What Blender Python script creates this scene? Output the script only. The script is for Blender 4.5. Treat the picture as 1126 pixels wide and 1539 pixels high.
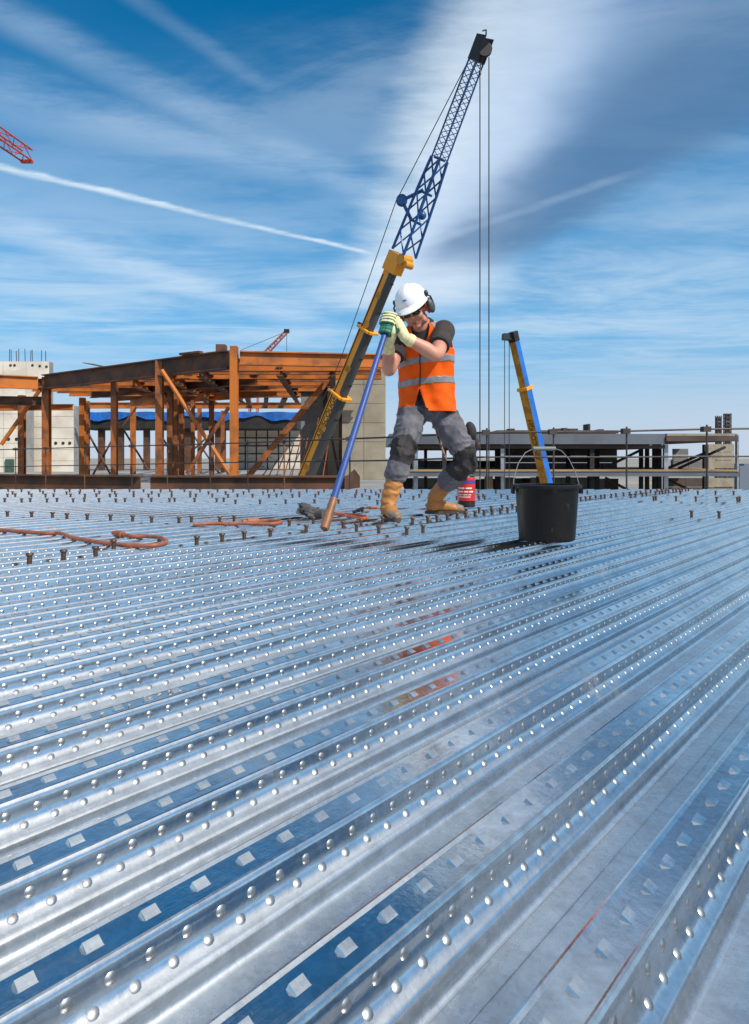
import bpy, bmesh, math, random
import numpy as np
from mathutils import Vector, Matrix, Quaternion, noise as mnoise

random.seed(7)
rng = np.random.default_rng(7)
for o in list(bpy.data.objects):
    bpy.data.objects.remove(o)
scene = bpy.context.scene
COL = scene.collection
R = math.radians

# ------------------------------------------------------------------ camera
H_CAM = 0.40            # lens height above the deck crests (m)
F = 1000.0              # focal length in photograph pixels
CX, HY = 563.0, 688.0   # optical axis column and horizon row in the photograph
cam_d = bpy.data.cameras.new('camera')
cam = bpy.data.objects.new('camera', cam_d)
COL.objects.link(cam)
cam.location = (0, 0, H_CAM)
cam.rotation_euler = (R(90), 0, 0)
cam_d.sensor_fit = 'HORIZONTAL'
cam_d.sensor_width = 36
cam_d.lens = 36 * F / 1126
cam_d.shift_y = -(769.5 - HY) / 1126
cam_d.clip_start = 0.02
cam_d.clip_end = 20000
scene.camera = cam

scene.view_settings.view_transform = 'Standard'
scene.view_settings.look = 'None'
scene.view_settings.gamma = 1
scene.view_settings.use_curve_mapping = False
EXPO = 0.42
scene.view_settings.exposure = EXPO

# ------------------------------------------------------------------ sun
TO_SUN = Vector((0.54, -0.50, 0.68)).normalized()
sun_d = bpy.data.lights.new('sun', 'SUN')
sun_d.energy = 3.4
sun_d.angle = R(0.5)
sun_d.color = (1.0, 0.95, 0.87)
sun = bpy.data.objects.new('sun', sun_d)
COL.objects.link(sun)
sun.rotation_euler = (-TO_SUN).to_track_quat('-Z', 'Y').to_euler()
sun.location = (10, -5, 30)
SUN_EL = math.asin(TO_SUN.z)
SUN_AZ = math.atan2(TO_SUN.x, TO_SUN.y)

# ------------------------------------------------------------------ node maths helper
class E:
    """A float socket with operators that add Math nodes."""
    def __init__(self, nt, s): self.nt, self.s = nt, s
    def _m(self, op, *a, clamp=False):
        n = self.nt.nodes.new('ShaderNodeMath'); n.operation = op; n.use_clamp = clamp
        for i, v in enumerate((self,) + a):
            if isinstance(v, E): self.nt.links.new(v.s, n.inputs[i])
            else: n.inputs[i].default_value = v
        return E(self.nt, n.outputs[0])
    def __add__(s, o): return s._m('ADD', o)
    __radd__ = __add__
    def __sub__(s, o): return s._m('SUBTRACT', o)
    def __rsub__(s, o): return (s * -1.0) + o
    def __mul__(s, o): return s._m('MULTIPLY', o)
    __rmul__ = __mul__
    def __truediv__(s, o): return s._m('DIVIDE', o)
    def abs(s): return s._m('ABSOLUTE')
    def max(s, o): return s._m('MAXIMUM', o)
    def min(s, o): return s._m('MINIMUM', o)
    def pow(s, o): return s._m('POWER', o)
    def clamp(s): return s._m('ADD', 0.0, clamp=True)
    def smooth(s, a, b):
        n = s.nt.nodes.new('ShaderNodeMapRange'); n.interpolation_type = 'SMOOTHSTEP'
        s.nt.links.new(s.s, n.inputs[0])
        if a < b:
            n.inputs[1].default_value = a; n.inputs[2].default_value = b
            return E(s.nt, n.outputs[0])
        n.inputs[1].default_value = b; n.inputs[2].default_value = a
        n.inputs[3].default_value = 1; n.inputs[4].default_value = 0
        return E(s.nt, n.outputs[0])

def combine(nt, x, y, z):
    n = nt.nodes.new('ShaderNodeCombineXYZ')
    for i, v in enumerate((x, y, z)):
        if isinstance(v, E): nt.links.new(v.s, n.inputs[i])
        else: n.inputs[i].default_value = v
    return n.outputs[0]

def nnoise(nt, vec, scale, detail=4, rough=0.55, dist=0.0):
    n = nt.nodes.new('ShaderNodeTexNoise')
    if vec is not None: nt.links.new(vec, n.inputs['Vector'])
    n.inputs['Scale'].default_value = scale
    n.inputs['Detail'].default_value = detail
    n.inputs['Roughness'].default_value = rough
    n.inputs['Distortion'].default_value = dist
    return E(nt, n.outputs['Fac'])

def mixc(nt, fac, a, b, mode='MIX'):
    n = nt.nodes.new('ShaderNodeMix'); n.data_type = 'RGBA'; n.blend_type = mode
    for sock, v in ((n.inputs['Factor'], fac), (n.inputs['A'], a), (n.inputs['B'], b)):
        pass
    fs = n.inputs[0]; A = n.inputs[6]; B = n.inputs[7]
    for s, v in ((fs, fac), (A, a), (B, b)):
        if isinstance(v, E): nt.links.new(v.s, s)
        elif isinstance(v, bpy.types.NodeSocket): nt.links.new(v, s)
        elif s is fs: s.default_value = v
        else: s.default_value = (v[0], v[1], v[2], 1)
    return n.outputs[2]

def srgb(r, g, b):
    f = lambda c: (c / 255 / 12.92) if c <= 10 else ((c / 255 + 0.055) / 1.055) ** 2.4
    return (f(r), f(g), f(b))

# ------------------------------------------------------------------ world: sky with high cloud
world = bpy.data.worlds.new('World')
scene.world = world
world.use_nodes = True
wt = world.node_tree
wt.nodes.clear()
w_out = wt.nodes.new('ShaderNodeOutputWorld')
w_bg = wt.nodes.new('ShaderNodeBackground')
SKY_STRENGTH = 0.10
w_bg.inputs['Strength'].default_value = SKY_STRENGTH
wt.links.new(w_bg.outputs[0], w_out.inputs[0])
w_sky = wt.nodes.new('ShaderNodeTexSky')
w_sky.sky_type = 'NISHITA'
w_sky.sun_disc = False
w_sky.sun_elevation = SUN_EL
w_sky.sun_rotation = SUN_AZ
w_sky.altitude = 200
w_sky.air_density = 1.0
w_sky.dust_density = 0.35
w_sky.ozone_density = 3.0
w_hs = wt.nodes.new('ShaderNodeHueSaturation')
w_hs.inputs['Hue'].default_value = 0.49
w_hs.inputs['Saturation'].default_value = 2.0
w_hs.inputs['Value'].default_value = 0.93
wt.links.new(w_sky.outputs[0], w_hs.inputs['Color'])
w_tc = wt.nodes.new('ShaderNodeTexCoord')
w_sep = wt.nodes.new('ShaderNodeSeparateXYZ')
wt.links.new(w_tc.outputs['Generated'], w_sep.inputs[0])
dX, dY, dZ = (E(wt, w_sep.outputs[i]) for i in range(3))
zc = dZ.max(0.03)
cX, cY = dX / zc, dY / zc            # where the view ray meets a cloud layer one unit up
layer = combine(wt, cX, cY, 0.0)

def cloud_pt(x, y):                  # photograph direction -> point on that layer
    u, v = (x - CX) / F, (HY - y) / F
    return Vector((u / v, 1 / v))

rot = wt.nodes.new('ShaderNodeMapping')
rot.inputs['Rotation'].default_value = (0, 0, R(-38))
rot.inputs['Scale'].default_value = (0.55, 1.35, 1)
rot.inputs['Location'].default_value = (3.1, 0.6, 0)
wt.links.new(layer, rot.inputs['Vector'])
n1 = nnoise(wt, rot.outputs[0], 1.0, 8, 0.66, 1.0)      # cirrus drawn out along the wind
n2 = nnoise(wt, layer, 0.9, 4, 0.6)                     # broad masses
fine = nnoise(wt, rot.outputs[0], 4.6, 9, 0.70)
warp, warp_f = n2 - 0.5, fine - 0.5

def streak(p0, p1, w0, w1, soft, nz=0.0, nf=0.0, end=0.12, horiz=False):
    """Feathered band of cloud lying along a line on the cloud layer; half widths in photograph pixels at its ends."""
    a, b = cloud_pt(*p0), cloud_pt(*p1)
    d = (b - a); L = d.length; d /= L
    n = Vector((-d.y, d.x))
    def half(p, w):
        q = (p[0] + w, p[1]) if horiz else (p[0], p[1] - w)
        return abs((cloud_pt(*q) - cloud_pt(*p)).dot(n))
    wa, wb = half(p0, w0), half(p1, w1)
    s = ((cX - a.x) * d.x + (cY - a.y) * d.y) / L
    t = (cX - a.x) * n.x + (cY - a.y) * n.y
    w = s.max(-0.2).min(1.2) * (wb - wa) + wa
    t = t / w
    if nz: t = t + warp * (2 * nz)
    if nf: t = t + warp_f * (2 * nf)
    return t.abs().smooth(1 + soft, 1 - soft) * s.smooth(-end, end) * s.smooth(1 + end, 1 - end)

cirrus = (n1 * 0.9 + warp_f * 0.35 + warp * 0.5).smooth(0.20, 0.56)
texture = fine.smooth(0.30, 0.72)

white = streak((612, 455), (832, -70), 88, 100, 0.75, 1.1, 0.25, 0.25, True)
lilac = streak((640, 430), (960, -80), 60, 130, 0.9, 0.8, 0.4, 0.25, True)
grey = streak((700, 392), (1250, -20), 50, 230, 0.55, 0.8, 0.15, 0.2)
contrail = streak((-260, 192), (556, 380), 6.0, 2.5, 0.9, 0.6, 2.2, 0.03)
st_a = streak((-120, -40), (585, 305), 26, 22, 0.95, 1.2, 0.7)
st_b = streak((-60, 125), (470, 262), 40, 22, 0.95, 1.2, 0.8)
st_c = streak((-60, 325), (470, 486), 18, 14, 0.9, 1.0, 0.8)
st_d = streak((120, -60), (400, 130), 16, 12, 0.95, 0.9, 0.8)
thin = streak((590, 385), (945, 262), 4, 6, 0.8, 0.6, 0.8, 0.1)

clear = streak((-800, 110), (800, -110), 360, 330, 0.7, 0.5, 0.3)   # the rift of open blue
hz = dZ.smooth(0.20, 0.0)            # pale haze towards the horizon
veil = dZ.smooth(0.58, 0.14)
blue = w_hs.outputs[0]
def rad(r, g, b): return tuple(c / SKY_STRENGTH / 2 ** EXPO for c in srgb(r, g, b))
col = mixc(wt, (veil * (0.62 + warp * 0.6)).clamp(), blue, rad(146, 196, 238))
aure = (dX * TO_SUN.x + dY * TO_SUN.y + dZ * TO_SUN.z).max(0.0).pow(2.5)      # thin cloud is brighter towards the sun
cir_col = mixc(wt, aure, rad(212, 230, 247), tuple(1.60 / SKY_STRENGTH / 2 ** EXPO * c for c in (1.0, 0.99, 0.96)))
col = mixc(wt, cirrus * (0.95 - 0.93 * clear) * (0.20 + 0.80 * dZ.smooth(0.40, 0.72)), col, cir_col)
col = mixc(wt, ((st_a * 0.34).max(st_b * 0.36).max(st_c * 0.58).max(st_d * 0.16)) * (0.5 + texture * 0.5), col, rad(196, 222, 248))
col = mixc(wt, (white * (0.80 + texture * 0.30)).clamp() * 0.97, col, rad(230, 244, 254))
col = mixc(wt, lilac * 0.55, col, rad(158, 190, 232))
col = mixc(wt, (grey * (0.85 + warp * 0.5)).clamp() * 0.90, col, rad(88, 126, 168))
col = mixc(wt, thin * 0.20 * (0.4 + texture * 0.6), col, rad(200, 226, 248))
col = mixc(wt, contrail * (0.25 + texture * 0.75), col, rad(222, 240, 253))
low = (n1 * 0.8 + n2 * 0.3).smooth(0.45, 0.75) * dZ.smooth(0.36, 0.24) * dZ.smooth(0.08, 0.18)
col = mixc(wt, low * 0.42, col, rad(220, 238, 251))
col = mixc(wt, hz * 0.88, col, rad(196, 210, 229))
wt.links.new(col, w_bg.inputs['Color'])
world.cycles.sampling_method = 'MANUAL'
world.cycles.sample_map_resolution = 512
scene.cycles.max_bounces = 6
scene.cycles.glossy_bounces = 3
scene.cycles.diffuse_bounces = 3

# ------------------------------------------------------------------ helpers
def at(x, y, Y):
    """World point at distance Y that the photograph shows at (x, y)."""
    return Vector(((x - CX) * Y / F, Y, H_CAM - (y - HY) * Y / F))

def on_deck(x, y, z=0.0):
    return at(x, y, (H_CAM - z) * F / (y - HY))

class MB:
    """Collects simple solids into one mesh."""
    def __init__(s): s.v, s.f = [], []
    def add(s, vs, fs):
        k = len(s.v); s.v.extend([tuple(p) for p in vs]); s.f.extend([tuple(i + k for i in f) for f in fs]); return s
    def box(s, lo, hi, M=None):
        x0, y0, z0 = lo; x1, y1, z1 = hi
        vs = [Vector(p) for p in ((x0,y0,z0),(x1,y0,z0),(x1,y1,z0),(x0,y1,z0),(x0,y0,z1),(x1,y0,z1),(x1,y1,z1),(x0,y1,z1))]
        if M is not None: vs = [M @ p for p in vs]
        return s.add(vs, [(0,3,2,1),(4,5,6,7),(0,1,5,4),(1,2,6,5),(2,3,7,6),(3,0,4,7)])
    def frame(s, a, b, up=(0, 0, 1)):
        a, b = Vector(a), Vector(b); t = (b - a).normalized(); up = Vector(up)
        if abs(t.dot(up)) > 0.98: up = Vector((0, 1, 0))
        x = t.cross(up).normalized(); y = x.cross(t).normalized()
        return a, b, t, x, y
    def bar(s, a, b, w, h, up=(0, 0, 1), w2=None, h2=None):
        a, b, t, x, y = s.frame(a, b, up)
        w2 = w if w2 is None else w2; h2 = h if h2 is None else h2
        vs = []
        for p, ww, hh in ((a, w, h), (b, w2, h2)):
            for sx, sy in ((-1,-1),(1,-1),(1,1),(-1,1)): vs.append(p + x*sx*ww/2 + y*sy*hh/2)
        return s.add(vs, [(0,1,2,3),(7,6,5,4),(0,4,5,1),(1,5,6,2),(2,6,7,3),(3,7,4,0)])
    def ibeam(s, a, b, w, h, tf=0.03, tw=0.02, up=(0, 0, 1)):
        a, b, t, x, y = s.frame(a, b, up)
        pr = [(-w/2,-h/2),(w/2,-h/2),(w/2,-h/2+tf),(tw/2,-h/2+tf),(tw/2,h/2-tf),(w/2,h/2-tf),(w/2,h/2),(-w/2,h/2),(-w/2,h/2-tf),(-tw/2,h/2-tf),(-tw/2,-h/2+tf),(-w/2,-h/2+tf)]
        vs = [p + x*u + y*v for p in (a, b) for u, v in pr]
        fs = [(i, i+12, (i+1)%12+12, (i+1)%12) for i in range(12)]
        for o in (0, 12):
            fs += [tuple(o+i for i in q) for q in ((0,1,2,11),(3,4,9,10),(5,6,7,8))]
        return s.add(vs, fs)
    def tube(s, pts, r, n=8, r2=None):
        pts = [Vector(p) for p in pts]; m = len(pts)
        rs = r if isinstance(r, (list, tuple)) else [r + ((r2 if r2 is not None else r) - r) * i / max(1, m - 1) for i in range(m)]
        vs, fs = [], []; prev = None
        for i, p in enumerate(pts):
            t = (pts[min(i+1, m-1)] - pts[max(i-1, 0)]).normalized()
            if prev is None:
                up = Vector((0, 0, 1)) if abs(t.z) < 0.95 else Vector((0, 1, 0))
                x = t.cross(up).normalized()
            else:
                x = (prev - t * prev.dot(t)).normalized()
            prev = x; y = t.cross(x)
            for k in range(n):
                a = 2*math.pi*k/n; vs.append(p + (x*math.cos(a) + y*math.sin(a)) * rs[i])
        for i in range(m-1):
            for k in range(n):
                fs.append((i*n+k, i*n+(k+1)%n, (i+1)*n+(k+1)%n, (i+1)*n+k))
        fs.append(tuple(range(n))[::-1]); fs.append(tuple((m-1)*n+k for k in range(n)))
        return s.add(vs, fs)
    def lathe(s, prof, n=24, c=(0, 0, 0), M=None):
        vs, fs = [], []; c = Vector(c); m = len(prof)
        for r, z in prof:
            for k in range(n):
                a = 2*math.pi*k/n; p = Vector((r*math.cos(a), r*math.sin(a), z))
                vs.append((M @ p if M is not None else p) + c)
        for i in range(m-1):
            for k in range(n):
                fs.append((i*n+k, i*n+(k+1)%n, (i+1)*n+(k+1)%n, (i+1)*n+k))
        fs.append(tuple(range(n))[::-1]); fs.append(tuple((m-1)*n+k for k in range(n)))
        return s.add(vs, fs)
    def ell(s, c, rx, ry, rz, M=None, nu=16, nv=10):
        c = Vector(c); vs, fs = [], []
        for i in range(nv+1):
            th = math.pi*i/nv
            for k in range(nu):
                a = 2*math.pi*k/nu
                p = Vector((rx*math.sin(th)*math.cos(a), ry*math.sin(th)*math.sin(a), rz*math.cos(th)))
                vs.append(c + (M @ p if M is not None else p))
        for i in range(nv):
            for k in range(nu): fs.append((i*nu+k, (i+1)*nu+k, (i+1)*nu+(k+1)%nu, i*nu+(k+1)%nu))
        return s.add(vs, fs)
    def mesh(s, name):
        me = bpy.data.meshes.new(name); me.from_pydata(s.v, [], s.f); me.validate(); me.update(); return me
    def build(s, name, mat, parent=None, smooth=False, origin=None):
        me = s.mesh(name)
        if smooth is not False: shade(me, 40 if smooth is True else smooth)
        return link(name, me, mat, parent)

def shade(me, ang=40):
    me.shade_smooth()
    try: me.set_sharp_from_angle(angle=R(ang))
    except Exception: pass

def link(name, me, mat=None, parent=None):
    o = bpy.data.objects.new(name, me)
    COL.objects.link(o)
    if mat is not None and me is not None:
        me.materials.clear(); me.materials.append(mat)
    if parent is not None:
        o.parent = parent
        o.matrix_parent_inverse = Matrix.Translation(-parent.location)
    return o

def thing(name, label, cat, loc, group=None):
    o = bpy.data.objects.new(name, None); COL.objects.link(o)
    o.empty_display_size = 0.1
    o.location = loc
    return tag(o, label, cat, group)

def tag(o, label=None, cat=None, group=None, kind=None):
    if label: o['label'] = label
    if cat: o['category'] = cat
    if group: o['group'] = group
    if kind: o['kind'] = kind
    return o

def material(name, col, rough=0.6, metal=0.0, var=0.25, scale=4.0, col2=None, bump=0.0, bscale=30.0, stretch=(1, 1, 1), spec=0.5, contrast=(0.35, 0.65)):
    m = bpy.data.materials.new(name); m.use_nodes = True; nt = m.node_tree
    b = nt.nodes['Principled BSDF']
    tc = nt.nodes.new('ShaderNodeTexCoord'); mp = nt.nodes.new('ShaderNodeMapping')
    mp.inputs['Scale'].default_value = stretch
    nt.links.new(tc.outputs['Object'], mp.inputs['Vector'])
    v = mp.outputs[0]
    f = nnoise(nt, v, scale, 5, 0.6)
    c2 = col2 if col2 else tuple(c * (1 - var) for c in col)
    nt.links.new(mixc(nt, f.smooth(*contrast), col, c2), b.inputs['Base Color'])
    g = nnoise(nt, v, scale * 3.1, 4, 0.6)
    nt.links.new((g * 0.24 + (rough - 0.12)).clamp().s, b.inputs['Roughness'])
    b.inputs['Metallic'].default_value = metal
    b.inputs['Specular IOR Level'].default_value = spec
    if bump:
        bn = nt.nodes.new('ShaderNodeBump'); bn.inputs['Strength'].default_value = bump; bn.inputs['Distance'].default_value = 0.01
        nt.links.new(nnoise(nt, v, bscale, 5, 0.6).s, bn.inputs['Height'])
        nt.links.new(bn.outputs[0], b.inputs['Normal'])
    return m

# ------------------------------------------------------------------ galvanised deck
VPX = 1445.0
TH = math.atan2(VPX - CX, F)                     # bearing of the ribs
TV = Vector((math.sin(TH), math.cos(TH)))        # along a rib
NV = Vector((-math.cos(TH), math.sin(TH)))       # across the ribs, away from the camera
PITCH = 0.1585
W0 = 0.194                                       # near edge of the first crest in view
DEPTH = 0.052
Y_EDGE, X_LEFT, X_RIGHT, Y_NEAR = 8.5, -7.0, 7.5, -1.6

def deck_material(name='galvanised_steel', tone=1.0, extra=0.0):
    m = bpy.data.materials.new(name); m.use_nodes = True; nt = m.node_tree
    b = nt.nodes['Principled BSDF']
    tc = nt.nodes.new('ShaderNodeTexCoord')
    mp = nt.nodes.new('ShaderNodeMapping'); mp.vector_type = 'POINT'
    mp.inputs['Rotation'].default_value = (0, 0, TH)      # local y runs along the ribs
    nt.links.new(tc.outputs['Object'], mp.inputs['Vector'])
    st = nt.nodes.new('ShaderNodeMapping'); st.inputs['Scale'].default_value = (1, 0.06, 1)
    nt.links.new(mp.outputs[0], st.inputs['Vector'])
    sep = nt.nodes.new('ShaderNodeSeparateXYZ'); nt.links.new(tc.outputs['Object'], sep.inputs[0])
    X, Y, Z = (E(nt, sep.outputs[i]) for i in range(3))
    brush = nnoise(nt, st.outputs[0], 260, 4, 0.6)        # rolling lines
    streakn = nnoise(nt, st.outputs[0], 28, 5, 0.6)
    patch = nnoise(nt, mp.outputs[0], 7, 6, 0.62)
    blot = nnoise(nt, mp.outputs[0], 38, 5, 0.65)
    vor = nt.nodes.new('ShaderNodeTexVoronoi'); vor.inputs['Scale'].default_value = 170
    nt.links.new(mp.outputs[0], vor.inputs['Vector'])
    vs = nt.nodes.new('ShaderNodeSeparateColor'); nt.links.new(vor.outputs['Color'], vs.inputs[0])
    spangle = E(nt, vs.outputs[0])
    flat = Z.smooth(-0.004, -0.0015)
    base = mixc(nt, (patch * 0.6 + blot * 0.5).smooth(0.35, 0.75), tuple(c * tone for c in (0.76, 0.77, 0.775)), tuple(c * tone for c in (0.47, 0.48, 0.49)))
    base = mixc(nt, spangle * 0.18, base, (0.92, 0.94, 0.96))
    # dust and cement smears
    dust = nnoise(nt, mp.outputs[0], 3.1, 6, 0.7).smooth(0.54, 0.76) * blot.smooth(0.35, 0.7)
    base = mixc(nt, dust * 0.5, base, (0.42, 0.37, 0.31))
    specks = nnoise(nt, mp.outputs[0], 300, 2, 0.5).smooth(0.76, 0.82)
    base = mixc(nt, specks * 0.55, base, (0.13, 0.11, 0.10))
    band = nt.nodes.new('ShaderNodeMapping'); band.inputs['Scale'].default_value = (1, 0.05, 1)
    nt.links.new(mp.outputs[0], band.inputs['Vector'])
    film = nnoise(nt, band.outputs[0], 7.5, 3, 0.5).smooth(0.50, 0.66) * blot.smooth(0.2, 0.6) * flat
    base = mixc(nt, film * 0.32, base, (0.30, 0.25, 0.23))
    scuff = nnoise(nt, st.outputs[0], 90, 3, 0.6).smooth(0.62, 0.70) * patch.smooth(0.45, 0.6)
    base = mixc(nt, scuff * 0.4, base, (0.30, 0.29, 0.29))
    nt.links.new(base, b.inputs['Base Color'])
    b.inputs['Metallic'].default_value = 1.0
    met = (0.99 - (dust * 0.25 + specks * 0.5)).clamp()
    nt.links.new(met.s, b.inputs['Metallic'])
    rough = (0.16 - flat * 0.03 + Z.smooth(-0.046, -0.0505) * 0.12) + (blot - 0.5) * 0.14 + (patch - 0.5) * 0.14 + dust * 0.2 + (spangle - 0.5) * 0.03
    rough = rough + extra
    nt.links.new(rough.max(0.09).min(0.7).s, b.inputs['Roughness'])
    bn = nt.nodes.new('ShaderNodeBump'); bn.inputs['Strength'].default_value = 0.35; bn.inputs['Distance'].default_value = 0.002
    nt.links.new((brush * 0.12 + streakn * 0.5 + patch * 1.2 + blot * 0.35).s, bn.inputs['Height'])
    nt.links.new(bn.outputs[0], b.inputs['Normal'])
    return m

M_DECK = deck_material()
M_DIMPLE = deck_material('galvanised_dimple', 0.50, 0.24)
# one rib: (across, height), starting at the near foot of a crest's web
RIB = [(-0.0335, -0.0520), (-0.0310, -0.0514), (-0.0285, -0.0495), (-0.0262, -0.0465), (-0.0225, -0.0392), (-0.0226, -0.0374), (-0.0208, -0.0352), (-0.0190, -0.0338),
       (-0.0135, -0.0304), (-0.0084, -0.0250), (-0.0050, -0.0180), (-0.0036, -0.0105), (-0.0030, -0.0045), (-0.0014, -0.0010), (0.0006, 0.0014), (0.0032, 0.0018), (0.0052, 0.0002), (0.0064, -0.0010),
       (0.0410, -0.0010), (0.0425, 0.0000), (0.0445, 0.0014), (0.0470, 0.0006), (0.0490, -0.0030),
       (0.0690, -0.0400), (0.0755, -0.0500), (0.0780, -0.0520), (0.0995, -0.0520)]
LAP = [(0.1000, -0.0505), (0.1015, -0.0505), (0.1020, -0.0520)]

def vrange(w):
    """Extent along the rib at offset w, cut by the deck's outline."""
    lo = max((X_LEFT + NV.x * -1 * w) / TV.x if False else (X_LEFT - NV.x * w) / TV.x, (Y_NEAR - NV.y * w) / TV.y)
    hi = min((X_RIGHT - NV.x * w) / TV.x, (Y_EDGE - NV.y * w) / TV.y)
    return lo, hi

def deck_xy(w, v): return (NV.x * w + TV.x * v, NV.y * w + TV.y * v)

deck = bpy.data.objects.new('metal_deck', None); COL.objects.link(deck)
tag(deck, 'shiny galvanised trapezoidal steel decking covering the floor', None, kind='structure')
deck['kind'] = 'structure'

def dome_template(n=10):
    vs = []
    for r, z in ((0.0060, -0.0004), (0.0048, 0.0003), (0.0034, 0.0009), (0.0018, 0.0013)):
        for k in range(n):
            a = 2*math.pi*k/n; vs.append((r*math.cos(a), r*math.sin(a), z))
    vs.append((0, 0, 0.0014))
    fs = []
    for i in range(3):
        for k in range(n): fs.append((i*n+k, i*n+(k+1)%n, (i+1)*n+(k+1)%n, (i+1)*n+k))
    for k in range(n): fs.append((3*n+k, 3*n+(k+1)%n, 4*n))
    return vs, fs
DOME = dome_template()
RECT = ([(-.0062,-.0088,-.0006),(.0062,-.0088,-.0006),(.0062,.0088,-.0006),(-.0062,.0088,-.0006),
         (-.0048,-.0072,.0004),(.0042,-.0070,.0046),(.0042,.0070,.0046),(-.0048,.0072,.0004)],
        [(0,1,5,4),(1,2,6,5),(2,3,7,6),(3,0,4,7),(4,5,6,7)])

web_a, web_z = Vector((-0.0030, -0.0050)), Vector((-0.0205, -0.0352))
web_t = (web_z - web_a).normalized()
web_n = Vector((web_t.y, -web_t.x))           # out of the web, towards the trough
if web_n.y < 0: web_n = -web_n
SHEET_RIBS = 4
k0 = -11
n_sheets = 20
for si in range(n_sheets):
    mb = MB()
    ribs = range(k0 + si * SHEET_RIBS, k0 + (si + 1) * SHEET_RIBS)
    prof = []
    for j, k in enumerate(ribs):
        w0 = W0 + PITCH * k
        pts = [(w0 + a, z) for a, z in RIB]
        prof += pts
    w_end = W0 + PITCH * (ribs[-1] + 1)
    prof += [(w0 + a, z) for a, z in LAP] + [(w_end - 0.0312, -0.0522)]
    lo, hi = vrange(prof[0][0]); lo2, hi2 = vrange(prof[-1][0])
    if hi - lo < 0.3 and hi2 - lo2 < 0.3: continue
    vs = []; m = len(prof)
    jit = random.uniform(-0.02, 0.0)
    for w, z in prof:
        lo, hi = vrange(w)
        hi = max(hi, lo + 0.05)
        for v in (lo, hi + jit):
            x, y = deck_xy(w, v); vs.append((x, y, z))
    fs = [(2*i, 2*i+2, 2*i+3, 2*i+1) for i in range(m-1)]
    mb.add(vs, fs)
    n_prof = len(fs)
    # pressed lugs on the crests and dimples on the webs
    dph = random.uniform(0, 0.03)
    dimple_faces = []
    for k in ribs:
        w0 = W0 + PITCH * k
        lo, hi = vrange(w0)
        v = lo + 0.03 + random.uniform(0, 0.052)
        while v < hi - 0.03:
            x, y = deck_xy(w0 + 0.0235, v)
            if 0.25 < y < 5.2 and abs(x) < 0.62 * y + 0.5:
                mb.add([(x + NV.x*a + TV.x*b, y + NV.y*a + TV.y*b, z - 0.0010) for a, b, z in RECT[0]], RECT[1])
            v += 0.052
        for i0 in (-0.30, 0.30):
            pass
        for (pa, pt_, off) in (((-0.0042, -0.0135), (-0.0014, -0.0075), 0.0), ((-0.0104, -0.0272), (-0.0051, -0.0054), 0.0175)):
            tt = Vector(pt_).normalized(); nn = Vector((tt.y, -tt.x))
            if nn.y < 0: nn = -nn
            e1 = Vector((TV.x, TV.y, 0)); e2 = Vector((NV.x*tt.x, NV.y*tt.x, tt.y)); e3 = Vector((NV.x*nn.x, NV.y*nn.x, nn.y))
            v = lo + 0.03 + off + dph
            while v < hi - 0.03:
                xx, yy = deck_xy(w0 + pa[0], v)
                if 0.25 < yy < (3.0 if off == 0 else 2.1) and abs(xx) < 0.60 * yy + 0.4:
                    c = Vector((xx, yy, pa[1]))
                    f_a = len(mb.f)
                    mb.add([c + e1*p[0] - e2*p[1] + e3*p[2] for p in DOME[0]], DOME[1])
                    dimple_faces.append((f_a, len(mb.f)))
                v += 0.035
    me = mb.mesh('deck_sheet')
    shade(me, 32)
    link('deck_sheet', me, M_DECK, deck)
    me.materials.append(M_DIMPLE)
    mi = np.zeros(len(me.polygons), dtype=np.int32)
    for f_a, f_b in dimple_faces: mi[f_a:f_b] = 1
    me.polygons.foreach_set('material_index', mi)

# ------------------------------------------------------------------ PART2
# ------------------------------------------------------------------ materials for the rest
M_RUST = material('rusty_steel', (0.34, 0.100, 0.020), 0.62, 0.1, scale=1.6, col2=(0.11, 0.045, 0.022), bump=0.3, bscale=40, contrast=(0.40, 0.68))
M_RUST_DK = material('dark_rusty_steel', (0.150, 0.062, 0.028), 0.7, 0.1, scale=1.3, col2=(0.065, 0.033, 0.02), bump=0.3, bscale=40)
M_RUST_OR = material('orange_primed_steel', (0.50, 0.140, 0.014), 0.55, 0.05, scale=1.2, col2=(0.22, 0.075, 0.02), bump=0.2, bscale=30, contrast=(0.42, 0.7))
M_BLACKISH = material('dark_sheeting', (0.022, 0.020, 0.020), 0.8, 0, scale=2, var=0.5)
M_BLUE_SHEET = material('blue_sheeting', (0.012, 0.13, 0.50), 0.5, 0, scale=1.5, var=0.45)
M_CONC = material('concrete', (0.33, 0.285, 0.21), 0.85, 0, scale=1.1, col2=(0.24, 0.20, 0.145), bump=0.35, bscale=22, contrast=(0.3, 0.7))
M_CONC_LT = material('pale_concrete', (0.74, 0.67, 0.56), 0.85, 0, scale=0.5, col2=(0.56, 0.49, 0.40), bump=0.3, bscale=18)
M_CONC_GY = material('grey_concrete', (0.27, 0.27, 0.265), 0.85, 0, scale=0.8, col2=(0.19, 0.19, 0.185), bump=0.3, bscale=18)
M_HOLE = material('tie_hole_shadow', (0.03, 0.028, 0.025), 0.9, 0)
M_REBAR = material('reinforcing_bar', (0.10, 0.07, 0.055), 0.7, 0.4)
M_SCAFF = material('scaffold_tube', (0.085, 0.062, 0.055), 0.55, 0.5, scale=3, var=0.4)
M_SCAFF_OR = material('rusty_scaffold_post', (0.24, 0.10, 0.035), 0.6, 0.3, scale=3, var=0.5)
M_GALV = material('galvanised_trim', (0.42, 0.45, 0.49), 0.42, 0.8, scale=2, var=0.25)
M_GREYFASC = material('grey_cladding', (0.125, 0.14, 0.165), 0.5, 0.2, scale=0.35, var=0.25)
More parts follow.
